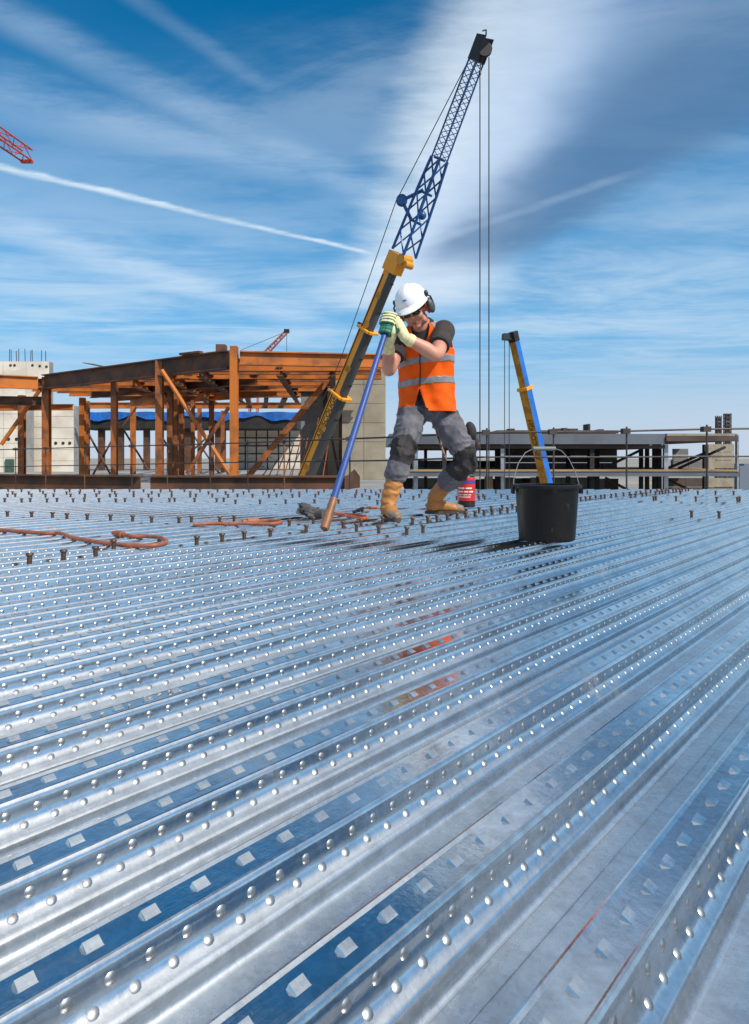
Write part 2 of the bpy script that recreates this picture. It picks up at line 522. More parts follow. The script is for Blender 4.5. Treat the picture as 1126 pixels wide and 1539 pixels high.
M_DARKSOF = material('brown_soffit', (0.085, 0.058, 0.045), 0.8, 0, scale=0.3, var=0.4)
M_BLOCK = material('blockwork', (0.20, 0.20, 0.195), 0.9, 0, scale=0.6, var=0.3, bump=0.4, bscale=6)
M_TIMBER = material('edge_board', (0.36, 0.22, 0.10), 0.75, 0, scale=0.8, var=0.4, stretch=(0.3, 1, 1))
M_YEL = material('crane_yellow_paint', (0.86, 0.33, 0.008), 0.42, 0, scale=1.4, col2=(0.66, 0.24, 0.012), contrast=(0.45, 0.8))
M_YEL_DIRT = material('worn_yellow_paint', (0.62, 0.27, 0.012), 0.5, 0, scale=2.0, var=0.45)
M_BOOMSHADE = material('boom_underside_shade', (0.085, 0.082, 0.082), 0.6, 0.1, scale=0.8, var=0.35, stretch=(1, 1, 0.3))
M_CBLUE = material('crane_blue_paint', (0.012, 0.10, 0.32), 0.4, 0, scale=2.2, var=0.4)
M_CBLUE2 = material('bright_blue_paint', (0.010, 0.135, 0.52), 0.4, 0, scale=1.5, var=0.3)
M_BLACK = material('black_steel', (0.018, 0.018, 0.02), 0.5, 0.2, scale=3, var=0.4)
M_ROPE = material('steel_rope', (0.06, 0.06, 0.065), 0.5, 0.5)
M_CRED = material('red_crane_paint', (0.52, 0.05, 0.03), 0.5, 0, scale=2, var=0.4)
M_PINK = material('faded_red_crane_paint', (0.42, 0.16, 0.14), 0.6, 0, scale=1)
M_TYRE = material('tyre_rubber', (0.02, 0.02, 0.02), 0.85, 0)
M_LETTER = material('black_lettering', (0.015, 0.014, 0.013), 0.6, 0)
M_GLASS = material('tinted_glass', (0.03, 0.04, 0.045), 0.1, 0)
M_GROUND = material('dusty_ground', (0.26, 0.235, 0.20), 0.95, 0, scale=0.02, col2=(0.17, 0.165, 0.15), bump=0.2, bscale=1.5)

GROUND_Z = -9.0
# ------------------------------------------------------------------ ground and storeys below
g = MB().add([(-6000, -3000, GROUND_Z), (6000, -3000, GROUND_Z), (6000, 9000, GROUND_Z), (-6000, 9000, GROUND_Z)], [(0, 1, 2, 3)]).build('ground', M_GROUND)
g['kind'] = 'structure'
b = MB().box((X_LEFT + 0.3, Y_NEAR + 0.3, GROUND_Z), (X_RIGHT - 0.3, Y_EDGE - 0.35, -0.36)).build('storeys_below', M_CONC_GY)
b['kind'] = 'structure'
for yy in np.arange(-1.2, 8.3, 1.55):              # floor beams that carry the deck
    MB().ibeam((X_LEFT + 0.2, yy, -0.206), (X_RIGHT - 0.2, yy, -0.206), 0.18, 0.306, 0.016, 0.01).build('floor_beam', M_RUST_DK, deck)
MB().bar((X_LEFT, Y_EDGE + 0.012, -0.045), (X_RIGHT, Y_EDGE + 0.012, -0.045), 0.004, 0.075).build('edge_trim', M_GALV, deck)

SLAB_Z = -0.60
sl = MB()
A0, A1, A2, A3 = Vector((-32, 27.5)), Vector((-6.2, 19.2)), Vector((0.9, 19.2)), Vector((2.0, 62))
A4 = Vector((-46, 62))
outl = [A0, A1, A2, A3, A4]
sl.add([(p.x, p.y, SLAB_Z) for p in outl] + [(p.x, p.y, GROUND_Z) for p in outl],
       [(0, 1, 2, 3, 4)] + [(i, i + 5, (i + 1) % 5 + 5, (i + 1) % 5) for i in range(5)])
o = sl.build('lower_floor_slab', M_CONC_GY); o['kind'] = 'structure'

# ------------------------------------------------------------------ shear studs welded through the troughs
M_STUD = material('shear_stud_steel', (0.085, 0.075, 0.07), 0.5, 0.7, scale=40, col2=(0.15, 0.07, 0.035))
stud_mb = MB().lathe([(0.013, 0.0), (0.0125, 0.006), (0.0095, 0.008), (0.0095, 0.079), (0.0145, 0.0805), (0.0145, 0.0880), (0.0132, 0.0895)], 12)
stud_me = stud_mb.mesh('shear_stud'); shade(stud_me, 40); stud_me.materials.append(M_STUD)
stud_pts = []
def stud(x, y):
    w = NV.x * x + NV.y * y; v = TV.x * x + TV.y * y
    kk = round((w - W0 - 0.089) / PITCH)
    x2, y2 = deck_xy(W0 + 0.089 + PITCH * kk, v)
    if y2 > Y_EDGE - 0.12: return
    for q in stud_pts:
        if (q[0] - x2) ** 2 + (q[1] - y2) ** 2 < 0.05 ** 2: return
    stud_pts.append((x2, y2))
def stud_row(p, q, step, jit=0.015):
    a, b = on_deck(*p), on_deck(*q); n = max(1, int((b - a).length / step))
    for i in range(n + 1):
        c = a.lerp(b, i / n); stud(c.x + random.uniform(-jit, jit), c.y + random.uniform(-jit, jit))
for x, y in ((32, 843), (85, 838), (131, 832), (184, 826), (284, 816), (325, 812), (356, 808), (396, 804), (423, 806), (450, 798),
             (526, 796), (508, 792), (559, 799), (596, 801), (634, 799), (-20, 849), (545, 790), (575, 786), (610, 786)):
    p = on_deck(x, y); stud(p.x, p.y)
for x, y in ((10, 776), (24, 776), (42, 776), (58, 777), (80, 778), (97, 779), (115, 780), (132, 781), (159, 781), (176, 782), (198, 783), (221, 784),
             (243, 785), (271, 786), (295, 785), (323, 784), (352, 783), (436, 790), (470, 786)):
    p = on_deck(x, y); stud(p.x, p.y)
stud_row((640, 787), (770, 768), 0.105)
stud_row((700, 775), (770, 764), 0.16)
stud_row((872, 754), (1030, 737), 0.115, 0.02)
stud_row((880, 751), (1000, 738), 0.16, 0.02)
stud_row((969, 751), (1126, 753), 0.135, 0.01)
stud_row((1020, 742), (1126, 743), 0.16, 0.02)
for x, y in ((1052, 776), (1092, 777)):
    p = on_deck(x, y); stud(p.x, p.y)
for y0, step, x0, x1 in ((755, 0.115, -10, 345), (757, 0.21, 345, 560), (747, 0.13, -10, 770), (743, 0.19, -10, 560), (741, 0.17, 560, 880), (739.5, 0.17, -10, 600), (751, 0.17, 560, 770)):
    stud_row((x0, y0), (x1, y0 + random.uniform(-1, 1)), step, 0.02)
stud_pts.sort(key=lambda q: q[1])
for x, y in stud_pts[:300]:
    o = bpy.data.objects.new('shear_stud', stud_me); COL.objects.link(o)
    o.location = (x, y, -0.0518); o.rotation_euler = (random.uniform(-.03, .03), random.uniform(-.03, .03), random.uniform(0, 6))
    o.parent = deck

# ------------------------------------------------------------------ rusty steel frame on the lower floor
frame = thing('steel_framed_building', 'rusty orange open steel frame of columns, roof beams and cross braces', 'building', (-5.06, 24.0, SLAB_Z))
ROOF = 4.30
C0 = Vector((-5.06, 24.0))
def left_edge(t): return Vector((C0.x - 0.82 * t, C0.y + 0.57 * t))
def col(x, Y, w=0.30, top=ROOF - 0.7, mat=M_RUST, name='column', par=None):
    w *= 0.80
    X = (x - CX) * Y / F
    p = par or frame
    return MB().ibeam((X, Y, SLAB_Z), (X, Y, top), w, w * 0.95, 0.045, 0.03).build(name, mat, p)
col(352, 24.0, 0.34, ROOF + 0.12, M_RUST_OR)
col(240, 26.4, 0.34, ROOF - 0.05)
col(172, 28.6, 0.30, ROOF - 0.5)
col(70, 31.4, 0.40, ROOF - 0.1)
col(33, 33.5, 0.36, ROOF - 0.75)
for x, Y, w in ((124, 36, .34), (131, 38, .30), (200, 41, .34), (256, 31, .32), (264, 33, .30), (273, 38, .32), (300, 44, .3), (318, 36, .3), (335, 46, .3), (290, 35, .22)):
    col(x, Y, w, ROOF - 0.65, M_RUST if w < .33 else M_RUST_OR)
# roof edge beams
e0, e1 = left_edge(0.25), left_edge(12.75)
MB().ibeam((e0.x, e0.y, ROOF - .34), (e1.x, e1.y, ROOF - .34), 0.30, 0.68, 0.05, 0.03).build('edge_beam', M_RUST_DK, frame)
e2 = Vector((-19.5, 29.6))
MB().ibeam((e1.x - .25, e1.y - .1, ROOF - .40), (e2.x, e2.y, ROOF - .36), 0.26, 0.60, 0.045, 0.03).build('edge_beam', M_RUST_OR, frame)
e3 = Vector((0.6, 24.8))
MB().ibeam((C0.x + .2, C0.y, ROOF - .30), (e3.x, e3.y, ROOF - .30), 0.28, 0.50, 0.05, 0.03).build('edge_beam', M_RUST_OR, frame)
MB().ibeam((e1.x - .2, e1.y + .5, ROOF - 1.2), (-22, 31.2, ROOF - 1.15), 0.22, 0.42, 0.04, 0.03).build('roof_beam', M_RUST_DK, frame)
MB().ibeam((-15.2, 33.5, ROOF - 1.35), (-22, 34.2, ROOF - 1.35), 0.22, 0.30, 0.04, 0.03).build('roof_beam', M_RUST_OR, frame)
# joists running across, stepping back under the roof
for i in range(15):
    Y = 25.3 + i * 0.86
    t = (Y - C0.y) / 0.57
    xl = left_edge(t).x + 0.18 if t < 12.6 else -17.5 + (Y - 31) * 0.25
    xr = 0.2 + (Y - 24) * 0.02 if Y < 29 else -0.055 * Y - 0.35
    zt = ROOF - 0.12 - (0.06 if i % 3 else 0)
    hh = 0.34 if i % 3 else 0.48
    MB().ibeam((xl, Y, zt - hh / 2), (xr, Y, zt - hh / 2), 0.20, hh, 0.035, 0.02).build('roof_beam', (M_RUST_OR, M_RUST, M_RUST_DK)[(i * 2) % 3], frame)
for k, (off, zz, mt) in enumerate(((3.2, ROOF - .62, M_RUST_DK), (6.0, ROOF - .55, M_RUST), (8.6, ROOF - .62, M_RUST_OR))):
    a_, b__ = left_edge(1.0) + Vector((1.0, off)), left_edge(12.3) + Vector((.6, off))
    MB().ibeam((a_.x, a_.y, zz), (b__.x, b__.y, zz), .24, .42, .04, .025).build('roof_beam', mt, frame)
# beams running back
for xp, Y0, Y1, mt in ((250, 26.6, 37.5, M_RUST), (420, 25.2, 37.5, M_RUST_DK), (500, 25.3, 37, M_RUST_DK), (300, 25.5, 37.5, M_RUST_DK), (200, 29, 37.5, M_RUST)):
    X = (xp - CX) * Y0 / F
    MB().ibeam((X, Y0, ROOF - 0.62), (X - 0.06 * (Y1 - Y0), Y1, ROOF - 0.62), 0.24, 0.36, 0.04, 0.025).build('roof_beam', mt, frame)
# lower far beams with light gaps above them
for Y, zz, x0, x1, mt in ((46, 4.02, 130, 465, M_RUST_OR),):
    MB().ibeam(((x0 - CX) * Y / F, Y, zz), ((x1 - CX) * Y / F, Y, zz), 0.25, 0.42, 0.04, 0.03).build('roof_beam', mt, frame)
for xp in (281, 313, 378, 405, 432):
    X = (xp - CX) * 40 / F
    MB().bar((X + .2, 37.6, 3.86), (X - 1.2, 46, 4.0), 0.26, 0.26).build('tie_plate', M_RUST_DK, frame)
# splice plates and cleats hanging under the beams
for xp, yp, Y in ((268, 548, 26.0), (316, 548, 25.2), (283, 561, 27.6), (275, 580, 31), (412, 567, 28), (410, 580, 31), (443, 583, 31), (430, 556, 26), (480, 551, 26), (440, 590, 34)):
    p = at(xp, yp, Y)
    MB().box((p.x - .16, Y - .05, p.z - .12), (p.x + .16, Y + .05, p.z + .12)).build('cleat', M_RUST_DK, frame)
# timber packs and loose sheet on the roof
p = at(333, 521, 24.6); MB().box((p.x - .17, 24.4, ROOF + .004), (p.x + .17, 24.8, ROOF + .27)).build('packing_block', M_RUST_DK, frame)
p = at(282, 532, 25.6); MB().bar((p.x - .2, 25.4, ROOF + .05), (p.x + .7, 24.9, ROOF + .06), .2, .08).build('packing_block', M_RUST_DK, frame)
p = at(160, 546, 30); MB().bar((p.x - .75, 29.8, ROOF + .33), (p.x + .35, 29.0, ROOF + .06), .5, .03).add([], []).build('loose_sheet', M_RUST_DK, frame)
# cross braces
def brace(p, q, Y, r=0.07, mat=M_RUST, par=None):
    return MB().tube([at(p[0], p[1], Y), at(q[0], q[1], Y + 0.05)], r, 8).build('brace', mat, par or frame)
brace((243, 556), (345, 712), 25.6, 0.085, M_RUST_OR); brace((281, 712), (344, 612), 25.2, 0.075)
brace((2, 668), (62, 583), 32.2, 0.10, M_RUST_OR)
brace((131, 648), (166, 713), 37, 0.06, M_RUST_DK); brace((140, 713), (172, 655), 37.3, 0.06, M_RUST_DK)
brace((186, 646), (222, 705), 39, 0.06, M_RUST_DK); brace((185, 640), (205, 612), 39, 0.06, M_RUST_DK); brace((244, 658), (262, 685), 34, 0.05, M_RUST_DK)
brace((288, 650), (330, 712), 43, 0.06, M_RUST_DK); brace((286, 680), (330, 640), 43.4, 0.06, M_RUST_DK)
# long edge beam lying along the lower floor's edge and its gusset
beam = thing('edge_beam', 'long brown rusty steel beam along the edge of the lower floor', 'steel beam', (-6.2, 19.6, SLAB_Z))
MB().ibeam((-6.6, 19.6, SLAB_Z + .24), (-0.75, 19.5, SLAB_Z + .24), 0.28, 0.47, 0.05, 0.03).build('beam_run', M_RUST_DK, beam)
MB().ibeam((-7.0, 19.9, SLAB_Z + .24), (-24, 25.4, SLAB_Z + .24), 0.28, 0.47, 0.05, 0.03).build('beam_run', M_RUST_DK, beam)
gp = MB(); q = [at(518, 736, 19.2), at(541, 733, 19.2), at(541, 716, 19.2), at(533, 705, 19.2), at(518, 718, 19.2)]
gp.add([p for p in q] + [p + Vector((0, 0.14, 0)) for p in q], [(4, 3, 2, 1, 0), (5, 6, 7, 8, 9)] + [(i, (i + 1) % 5, (i + 1) % 5 + 5, i + 5) for i in range(5)])
gp.build('gusset_plate', M_RUST_DK, beam)
for xp in (94, 34): 
    p = at(xp, 728, 23.5); MB().box((p.x - .12, 22.6, p.z - .14), (p.x + .12, 22.9, p.z + .12)).build('stiffener', M_RUST_OR, beam)

# ------------------------------------------------------------------ farther frame with blue sheeting
far = thing('sheeted_roof_frame', 'dark roof edge with bright blue sheeting on slim posts, seen through the rusty frame', 'building', (-20, 52, SLAB_Z))
MB().box((at(112, 640, 52).x, 51.7, at(0, 644, 52).z), (at(447, 640, 52).x, 56, at(0, 624, 52).z)).build('roof_edge', M_BLACKISH, far)
bs = MB()                                         # sagging sheet
N = 40; vs = []
for i in range(N + 1):
    xx = 133 + (447 - 133) * i / N
    sag = 3.5 * math.sin(i * 0.55) + 2.0 * math.sin(i * 1.3)
    for k, yy in enumerate((619 + 0.6 * math.sin(i), 629 + sag)):
        p = at(xx, yy, 51.6 - 0.06 * math.sin(i * 0.9) - 0.05 * k); vs.append(p)
vs2 = [p + Vector((0, 0.02, 0)) for p in vs]; m2 = len(vs)
fs = []
for i in range(N):
    a = 2 * i; fs += [(a, a + 1, a + 3, a + 2), (a + m2, a + 2 + m2, a + 3 + m2, a + 1 + m2), (a + 1, a + 1 + m2, a + 3 + m2, a + 3), (a, a + 2, a + 2 + m2, a + m2)]
bs.add(vs + vs2, fs); bs.build('blue_sheet', M_BLUE_SHEET, far)
for xp, w in ((152, .42), (180, .5), (220, .42), (281, .9), (331, .8), (118, .3)):
    X = (xp - CX) * 52.3 / F
    MB().box((X - w / 2, 52.2, SLAB_Z), (X + w / 2, 52.6, at(0, 643.6, 52).z)).build('post', M_RUST_DK, far)
# block wall behind it
bw = thing('blockwork_wall', 'pale blockwork wall with dark joints standing behind the blue sheeted roof', 'wall', ((390 - CX) * .056, 56, SLAB_Z))
z0, z1 = SLAB_Z, at(0, 646, 56).z
xa, xb = at(352, 0, 56).x, at(452, 0, 56).x
MB().box((xa, 56.1, z0), (xb, 56.4, z1)).build('wall_core', M_RUST_DK, bw)
rows, cols = 5, 6
blk = MB().box((-.5, -.12, -.5), (.5, 0, .5)).mesh('block'); blk.materials.append(M_CONC_LT)
for r in range(rows):
    for c in range(cols):
        ow = (xb - xa) / cols; oh = (z1 - z0) / rows
        o = bpy.data.objects.new('block', blk); COL.objects.link(o); o.parent = bw
        o.matrix_parent_inverse = Matrix.Translation(-bw.location)
        o.location = (xa + ow * (c + .5), 56.1, z0 + oh * (r + .5)); o.scale = (ow - .13, 1, oh - .12)

# stair flight between them
stair = thing('steel_stair', 'steel stair flight with slanting rusty balusters under a long stringer', 'stairs', at(380, 725, 30))
stair.location.z = SLAB_Z
for dy in (0.0, 0.9):
    MB().bar(at(368, 722, 30 + dy), at(505, 557, 30 + dy), 0.08, 0.26).build('stringer', M_RUST_DK if dy else M_RUST, stair)
for i in range(9):
    p = at(404 + i * 12.5, 703 - i * 12.5, 30.5); 
    MB().bar(p, (p.x - 0.42 - i * .02, 30.4, SLAB_Z), 0.05, 0.05).build('baluster', M_RUST, stair)
for i in range(11):
    f = (i + .5) / 11; p = at(372 + 128 * f, 722 - 155 * f, 30.45)
    MB().box((p.x - .16, 30.03, p.z - .03), (p.x + .16, 30.87, p.z)).build('tread', M_RUST_DK, stair)
# white panel behind the balusters
pw = MB()
for xx in (425, 438, 449): pass

# ------------------------------------------------------------------ concrete cores
def panel_wall(name, label, x0, x1, y0, Y, thick, rows, cols, mat, holes=(), base=SLAB_Z, gap=0.025, d_core=M_CONC_GY, fr=None):
    X0, X1 = (x0 - CX) * Y / F, (x1 - CX) * Y / F; Z1 = H_CAM - (y0 - HY) * Y / F
    t = thing(name, label, 'concrete wall', ((X0 + X1) / 2, Y, base))
    MB().box((X0 + .03, Y + .02, base), (X1 - .03, Y + thick, Z1 - .02)).build('wall_core', d_core, t)
    ph, pw_ = (Z1 - base) / rows, (X1 - X0) / cols
    for r in range(rows):
        for c in range(cols):
            d = random.uniform(0, .012)
            MB().box((X0 + pw_ * c + gap / 2, Y - d, base + ph * r + gap / 2), (X0 + pw_ * (c + 1) - gap / 2, Y + .019, base + ph * (r + 1) - gap / 2)).build('panel', mat, t)
    for hx, hy in holes:
        p = at(hx, hy, Y)
        MB().lathe([(0.10, 0), (0.115, .012), (.115, .03)], 14, (p.x, Y - .042, p.z), Matrix.Rotation(R(-90), 3, 'X')).build('tie_hole', M_HOLE, t)
    return t, X0, X1, Z1
t1, *_ = panel_wall('concrete_core', 'pale concrete core wall seen between the columns of the rusty frame', 44, 111, 609, 47, 1.2, 6, 2, M_CONC_LT, [(84, 666), (95, 666), (105, 666)])
t2, *_ = panel_wall('concrete_core', 'pale concrete core with a dark green doorway behind the braced bay', -60, 38, 600, 45, 1.2, 5, 3, M_CONC_LT, [(13, 660), (25, 660), (-12, 660)])
p, q = at(8, 718, 44.9), at(21, 690, 44.9)
MB().box((p.x, 44.86, SLAB_Z), (q.x, 44.95, q.z)).build('door', material('green_door', (0.05, 0.10, 0.07), 0.6), t2)
t3, X0, X1, Z1 = panel_wall('concrete_core', 'pale concrete core top with round tie holes and upright starter bars', -30, 74, 543, 58, 0.8, 4, 3, M_CONC_LT, [(16, 549), (22, 549), (49, 549), (60, 550), (70, 551), (-8, 549)])
for xp in (14, 17, 25, 28, 38, 46, 49, 62, 69, -4, -12):
    p = at(xp, 0, 58.6); h = random.uniform(.9, 1.25)
    MB().tube([(p.x, 58.6, Z1 - .3), (p.x + random.uniform(-.05, .05), 58.6, Z1 + h)], 0.035, 6).build('starter_bar', M_REBAR, t3)
panel_wall('concrete_wall', 'tall board-marked concrete wall behind the crane boom', 514, 580, 549, 30, 1.6, 6, 2, M_CONC, (), gap=0.018)
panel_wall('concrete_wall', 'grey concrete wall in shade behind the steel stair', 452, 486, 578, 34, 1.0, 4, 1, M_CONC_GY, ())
panel_wall('concrete_wall', 'narrow concrete pier between dark steel posts behind the boom', 487, 513, 560, 33, 1.0, 4, 1, M_CONC, ())
pc = thing('steel_post', 'pair of dark steel posts in front of the narrow concrete pier', 'post', at(508, 700, 31)); pc.location.z = SLAB_Z
for xp, w in ((489, .16), (513, .16)):
    X = (xp - CX) * 31 / F; MB().ibeam((X, 31, SLAB_Z), (X, 31, 4.0), w + .05, w, .03, .02).build('post', M_RUST_DK, pc)
brace((497, 650), (511, 722), 31, .05, M_RUST_DK, pc)

# ------------------------------------------------------------------ guard rails
def guard(name, label, pts, tops, mids, posts, bot, rad=0.024):
    t = thing(name, label, 'guard rail', (pts[0].x, pts[0].y, bot))
    MB().tube([Vector((p.x, p.y, z)) for p, z in zip(pts, tops)], rad, 8).build('rail', M_SCAFF, t)
    MB().tube([Vector((p.x, p.y, z)) for p, z in zip(pts, mids)], rad * .9, 8).build('rail', M_SCAFF, t)
    for f in posts:
        i = min(int(f), len(pts) - 2); g = f - i
        p = pts[i].lerp(pts[i + 1], g); z = tops[i] + (tops[i + 1] - tops[i]) * g
        MB().tube([(p.x + .045, p.y, bot), (p.x + .045, p.y, z + .06)], rad, 8).build('post', M_SCAFF if random.random() < .6 else M_SCAFF_OR, t)
        MB().box((p.x - .02, p.y - .05, z - .035), (p.x + .08, p.y + .05, z + .035)).build('clamp', M_SCAFF, t)
def gpt(x, y, Y): return at(x, y, Y)
gr = [gpt(727, 650, 9.05), gpt(937, 648, 8.95), gpt(1060, 645, 8.85), gpt(1290, 642, 8.75)]
guard('guard_rail', 'dark scaffold tube guard rail with two rails behind the black bucket', gr, [p.z for p in gr], [gpt(700, 687, 9.05).z, gpt(937, 687, 8.95).z, gpt(1060, 686, 8.85).z, gpt(1290, 686, 8.75).z],
      [0.0, 0.48, 1.0, 1.98, 2.45], -0.36, 0.0125)
gl = [gpt(727, 650, 9.15), gpt(590, 657, 10.6), gpt(352, 666, 15), gpt(-80, 678, 23)]
guard('guard_rail', 'thin dark guard rail in front of the rusty steel frame', gl, [p.z for p in gl], [gpt(727, 687, 9.15).z, gpt(590, 692, 10.6).z, gpt(352, 695, 15).z, gpt(-80, 703, 23).z],
      [0.98, 1.22, 1.62, 1.9, 2.06, 2.17, 2.27, 2.42, 2.56, 2.68, 2.84], -0.60, 0.0145)

# ------------------------------------------------------------------ far building on the right
YB = 70.0
rb = thing('grey_office_building', 'long low grey building shell with open storeys and diagonal braces beyond the bucket', 'building', (22, YB, GROUND_Z))
def bx(x0, x1, y0, y1, Y0, Y1, name, mat, par=rb):
    a, c = at(x0, y1, Y0), at(x1, y0, Y0)
    return MB().box((a.x, Y0, a.z), (c.x, Y1, c.z)).build(name, mat, par)
bx(585, 1000, 652, 667.5, YB, YB + 22, 'roof_fascia', M_GREYFASC)
bx(600, 1000, 669, 674, YB + .6, YB + 21, 'roof_soffit', M_DARKSOF)
bx(1002, 1110, 655.5, 663, YB - .2, YB + 18, 'roof_slab', M_DARKSOF)
bx(1003, 1108, 651.5, 655, YB + 1, YB + 16, 'roof_upstand', M_CONC)
bx(585, 1111, 709, 716, YB - .5, YB + 22, 'floor_slab', M_GREYFASC)
bx(585, 1111, 706, 708.6, YB - .6, YB + 22, 'floor_edge_board', M_TIMBER)
bx(748, 930, 646.5, 651.4, YB + 6, YB + 16, 'roof_plant', M_DARKSOF)
for xp, w, yt in ((838, 10, 644), (850, 6, 643), (862, 14, 644), (886, 3, 637), (770, 8, 644), (905, 6, 645)):
    bx(xp - w / 2, xp + w / 2, yt, 646.4, YB + 8, YB + 10, 'roof_unit', M_DARKSOF)
for xp in (598, 625, 668, 690, 710, 756, 810, 890, 1001):
    a = at(xp, 700, YB + .8); MB().box((a.x - .22, YB + .7, GROUND_Z), (a.x + .22, YB + 1.1, at(0, 668, YB).z)).build('column', M_GALV if xp in (756, 1001, 625) else M_BLACKISH, rb)
for xp, w in ((750, .8), (893, 1.3), (855, .4), (600, .4), (965, .35), (974, .35), (985, .35), (992, .45), (640, .35), (1062, .5)):
    a = at(xp, 700, YB + 8); MB().box((a.x - w / 2, YB + 8, GROUND_Z), (a.x + w / 2, YB + 8.5, at(0, 668, YB + 8).z)).build('column', M_BLACKISH, rb)
for (x0, x1, ya, yb_, mt) in ((752, 928, 676, 705, M_BLOCK), (752, 890, 717, 760, M_BLOCK), (1012, 1035, 674, 704, M_BLOCK), (1064, 1104, 667, 704, M_CONC), (1002, 1060, 718, 760, M_DARKSOF), (1064, 1104, 718, 760, M_CONC), (620, 700, 718, 760, M_BLOCK)):
    n = max(1, int((x1 - x0) / 22)); m_ = 3
    for i in range(n):
        for j in range(m_):
            xa_, xb_ = x0 + (x1 - x0) * i / n, x0 + (x1 - x0) * (i + 1) / n
            yc, yd = ya + (yb_ - ya) * j / m_, ya + (yb_ - ya) * (j + 1) / m_
            if random.random() < 0.12 and mt is M_BLOCK: continue
            bx(xa_ + .3, xb_ - .3, yc + .4, yd - .4, YB + 12 + random.uniform(0, .2), YB + 12.4, 'wall_panel', mt)
for x0, x1, ya, yb_ in ((600, 745, 690, 705), (600, 930, 718, 760), (752, 925, 670, 682), (1010, 1060, 690, 705)):
    n = int((x1 - x0) / 20)
    for i in range(n):
        bx(x0 + (x1 - x0) * i / n + .25, x0 + (x1 - x0) * (i + 1) / n - .25, ya + random.uniform(0, 3), yb_, YB + 18, YB + 18.4, 'back_panel', M_BLOCK if i % 3 else M_DARKSOF)
for p, q in (((905, 705), (962, 677)), ((1005, 703), (1062, 680)), ((1020, 704), (1090, 672)), ((910, 718), (950, 740)), ((1005, 722), (1050, 742))):
    MB().tube([at(*p, YB + 3), at(*q, YB + 3)], .16, 6).build('brace', M_BLACKISH, rb)
bx(733, 741, 714, 740, YB + 1, YB + 3, 'timber_hoarding', M_TIMBER)
a = at(1109.5, 0, YB); MB().box((a.x - .1, YB, GROUND_Z), (a.x + .1, YB + .4, at(0, 653, YB).z)).build('column', M_GALV, rb)
# hoist towers beyond it
for xp, yt, w in ((1080, 625, .38), (1093.5, 621.5, .48)):
    Yt = 110
    t = thing('lattice_tower', 'taller banded mast beyond the grey building' if yt < 623 else 'shorter banded mast beyond the grey building', 'mast', (at(xp, 0, Yt).x, Yt, GROUND_Z))
    X = t.location.x; zt = at(0, yt, Yt).z
    for sx in (-w, w):
        for sy in (-w, w):
            MB().tube([(X + sx * .8, Yt + sy * .8, GROUND_Z), (X + sx * .8, Yt + sy * .8, zt)], .11, 6).build('leg', M_SCAFF, t)
    MB().box((X - w * .6, Yt - w * .6, GROUND_Z), (X + w * .6, Yt + w * .6, zt - .2)).build('core', M_DARKSOF, t)
    z = 2.5
    while z < zt:
        MB().box((X - w, Yt - w, z), (X + w, Yt + w, z + .22)).build('band', M_SCAFF if int(z * 2) % 3 else M_GREYFASC, t); z += .62
# low far building past its end
fb = thing('far_building', 'small blue grey building block low beyond the end of the grey building', 'building', (at(1122, 0, 160).x, 160, GROUND_Z))
for x0, x1, y0 in ((1112, 1119, 700), (1119, 1140, 697)):
    a, c = at(x0, 0, 160), at(x1, y0, 160); MB().box((a.x, 160, GROUND_Z), (c.x, 172, c.z)).build('wall', material('far_wall', (0.16, 0.19, 0.24), .8), fb)

# ------------------------------------------------------------------ lattice helper
def lattice(par, a, b, w0, w1, h0, h1, n, mat, r=0.03, rb_=0.015, up=(0, 0, 1)):
    """Four chords with zigzag lacing; each chord and lacing side its own part."""
    a, b = Vector(a), Vector(b)
    _, _, t, x, y = MB().frame(a, b, up)
    def corner(f, sx, sy):
        return a.lerp(b, f) + x * sx * (w0 + (w1 - w0) * f) / 2 + y * sy * (h0 + (h1 - h0) * f) / 2
    cs = ((-1, -1), (1, -1), (1, 1), (-1, 1))
    for sx, sy in cs:
        MB().tube([corner(0, sx, sy), corner(1, sx, sy)], r, 8).build('chord', mat, par)
    for k in range(4):
        p, q = cs[k], cs[(k + 1) % 4]
        for i in range(n):
            f0, f1 = i / n, (i + 1) / n
            u, v = (p, q) if i % 2 == 0 else (q, p)
            MB().tube([corner(f0, *u), corner(f1, *v)], rb_, 5).build('lacing', mat, par)
    return corner

# ------------------------------------------------------------------ big mobile crane
base, knee, tip = at(450, 745, 24.0), at(598, 386, 20.5), at(727, 62, 18.0)
base = base + (base - knee).normalized() * 7.2
crane = thing('mobile_crane', 'tall mobile crane with yellow boom, its belly grey with painted shade, and blue lattice jib behind the worker', 'crane', (base.x, base.y, GROUND_Z))
axis = (knee - base).normalized()
side = Vector((axis.y, -axis.x, 0)).normalized()          # the yellow lettered flank, turned to the camera
if side.y > 0: side = -side
under = side.cross(axis).normalized()
if under.z > 0: under = -under                            # the boom's belly, dark grey with its shade painted in
def boom_section(f0, f1, w, d):
    p, q = base.lerp(knee, f0), base.lerp(knee, f1)
    u2 = 0.40
    def ring(c):
        out = []
        for s_, u_ in ((-.5, -.5), (.5, -.5), (.5, .12), (.36, .40), (.16, .5), (-.16, .5), (-.36, .40), (-.5, .12)):
            out.append(c + side * (s_ * w) + under * (u_ * d))
        return out
    r0, r1 = ring(p), ring(q)
    fl = MB(); fl.add(r0 + r1, [(0, 8, 9, 1), (1, 9, 10, 2), (7, 15, 8, 0), (0, 1, 2, 3, 4, 5, 6, 7), (15, 14, 13, 12, 11, 10, 9, 8)])
    o1 = fl.build('boom_flank', M_YEL, crane)
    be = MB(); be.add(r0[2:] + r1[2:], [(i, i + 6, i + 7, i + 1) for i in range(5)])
    be.build('boom_belly', M_BOOMSHADE, o1, smooth=50)
L_b = (knee - base).length
fA = (at(512, 592, 22.5) - base).dot(axis) / L_b
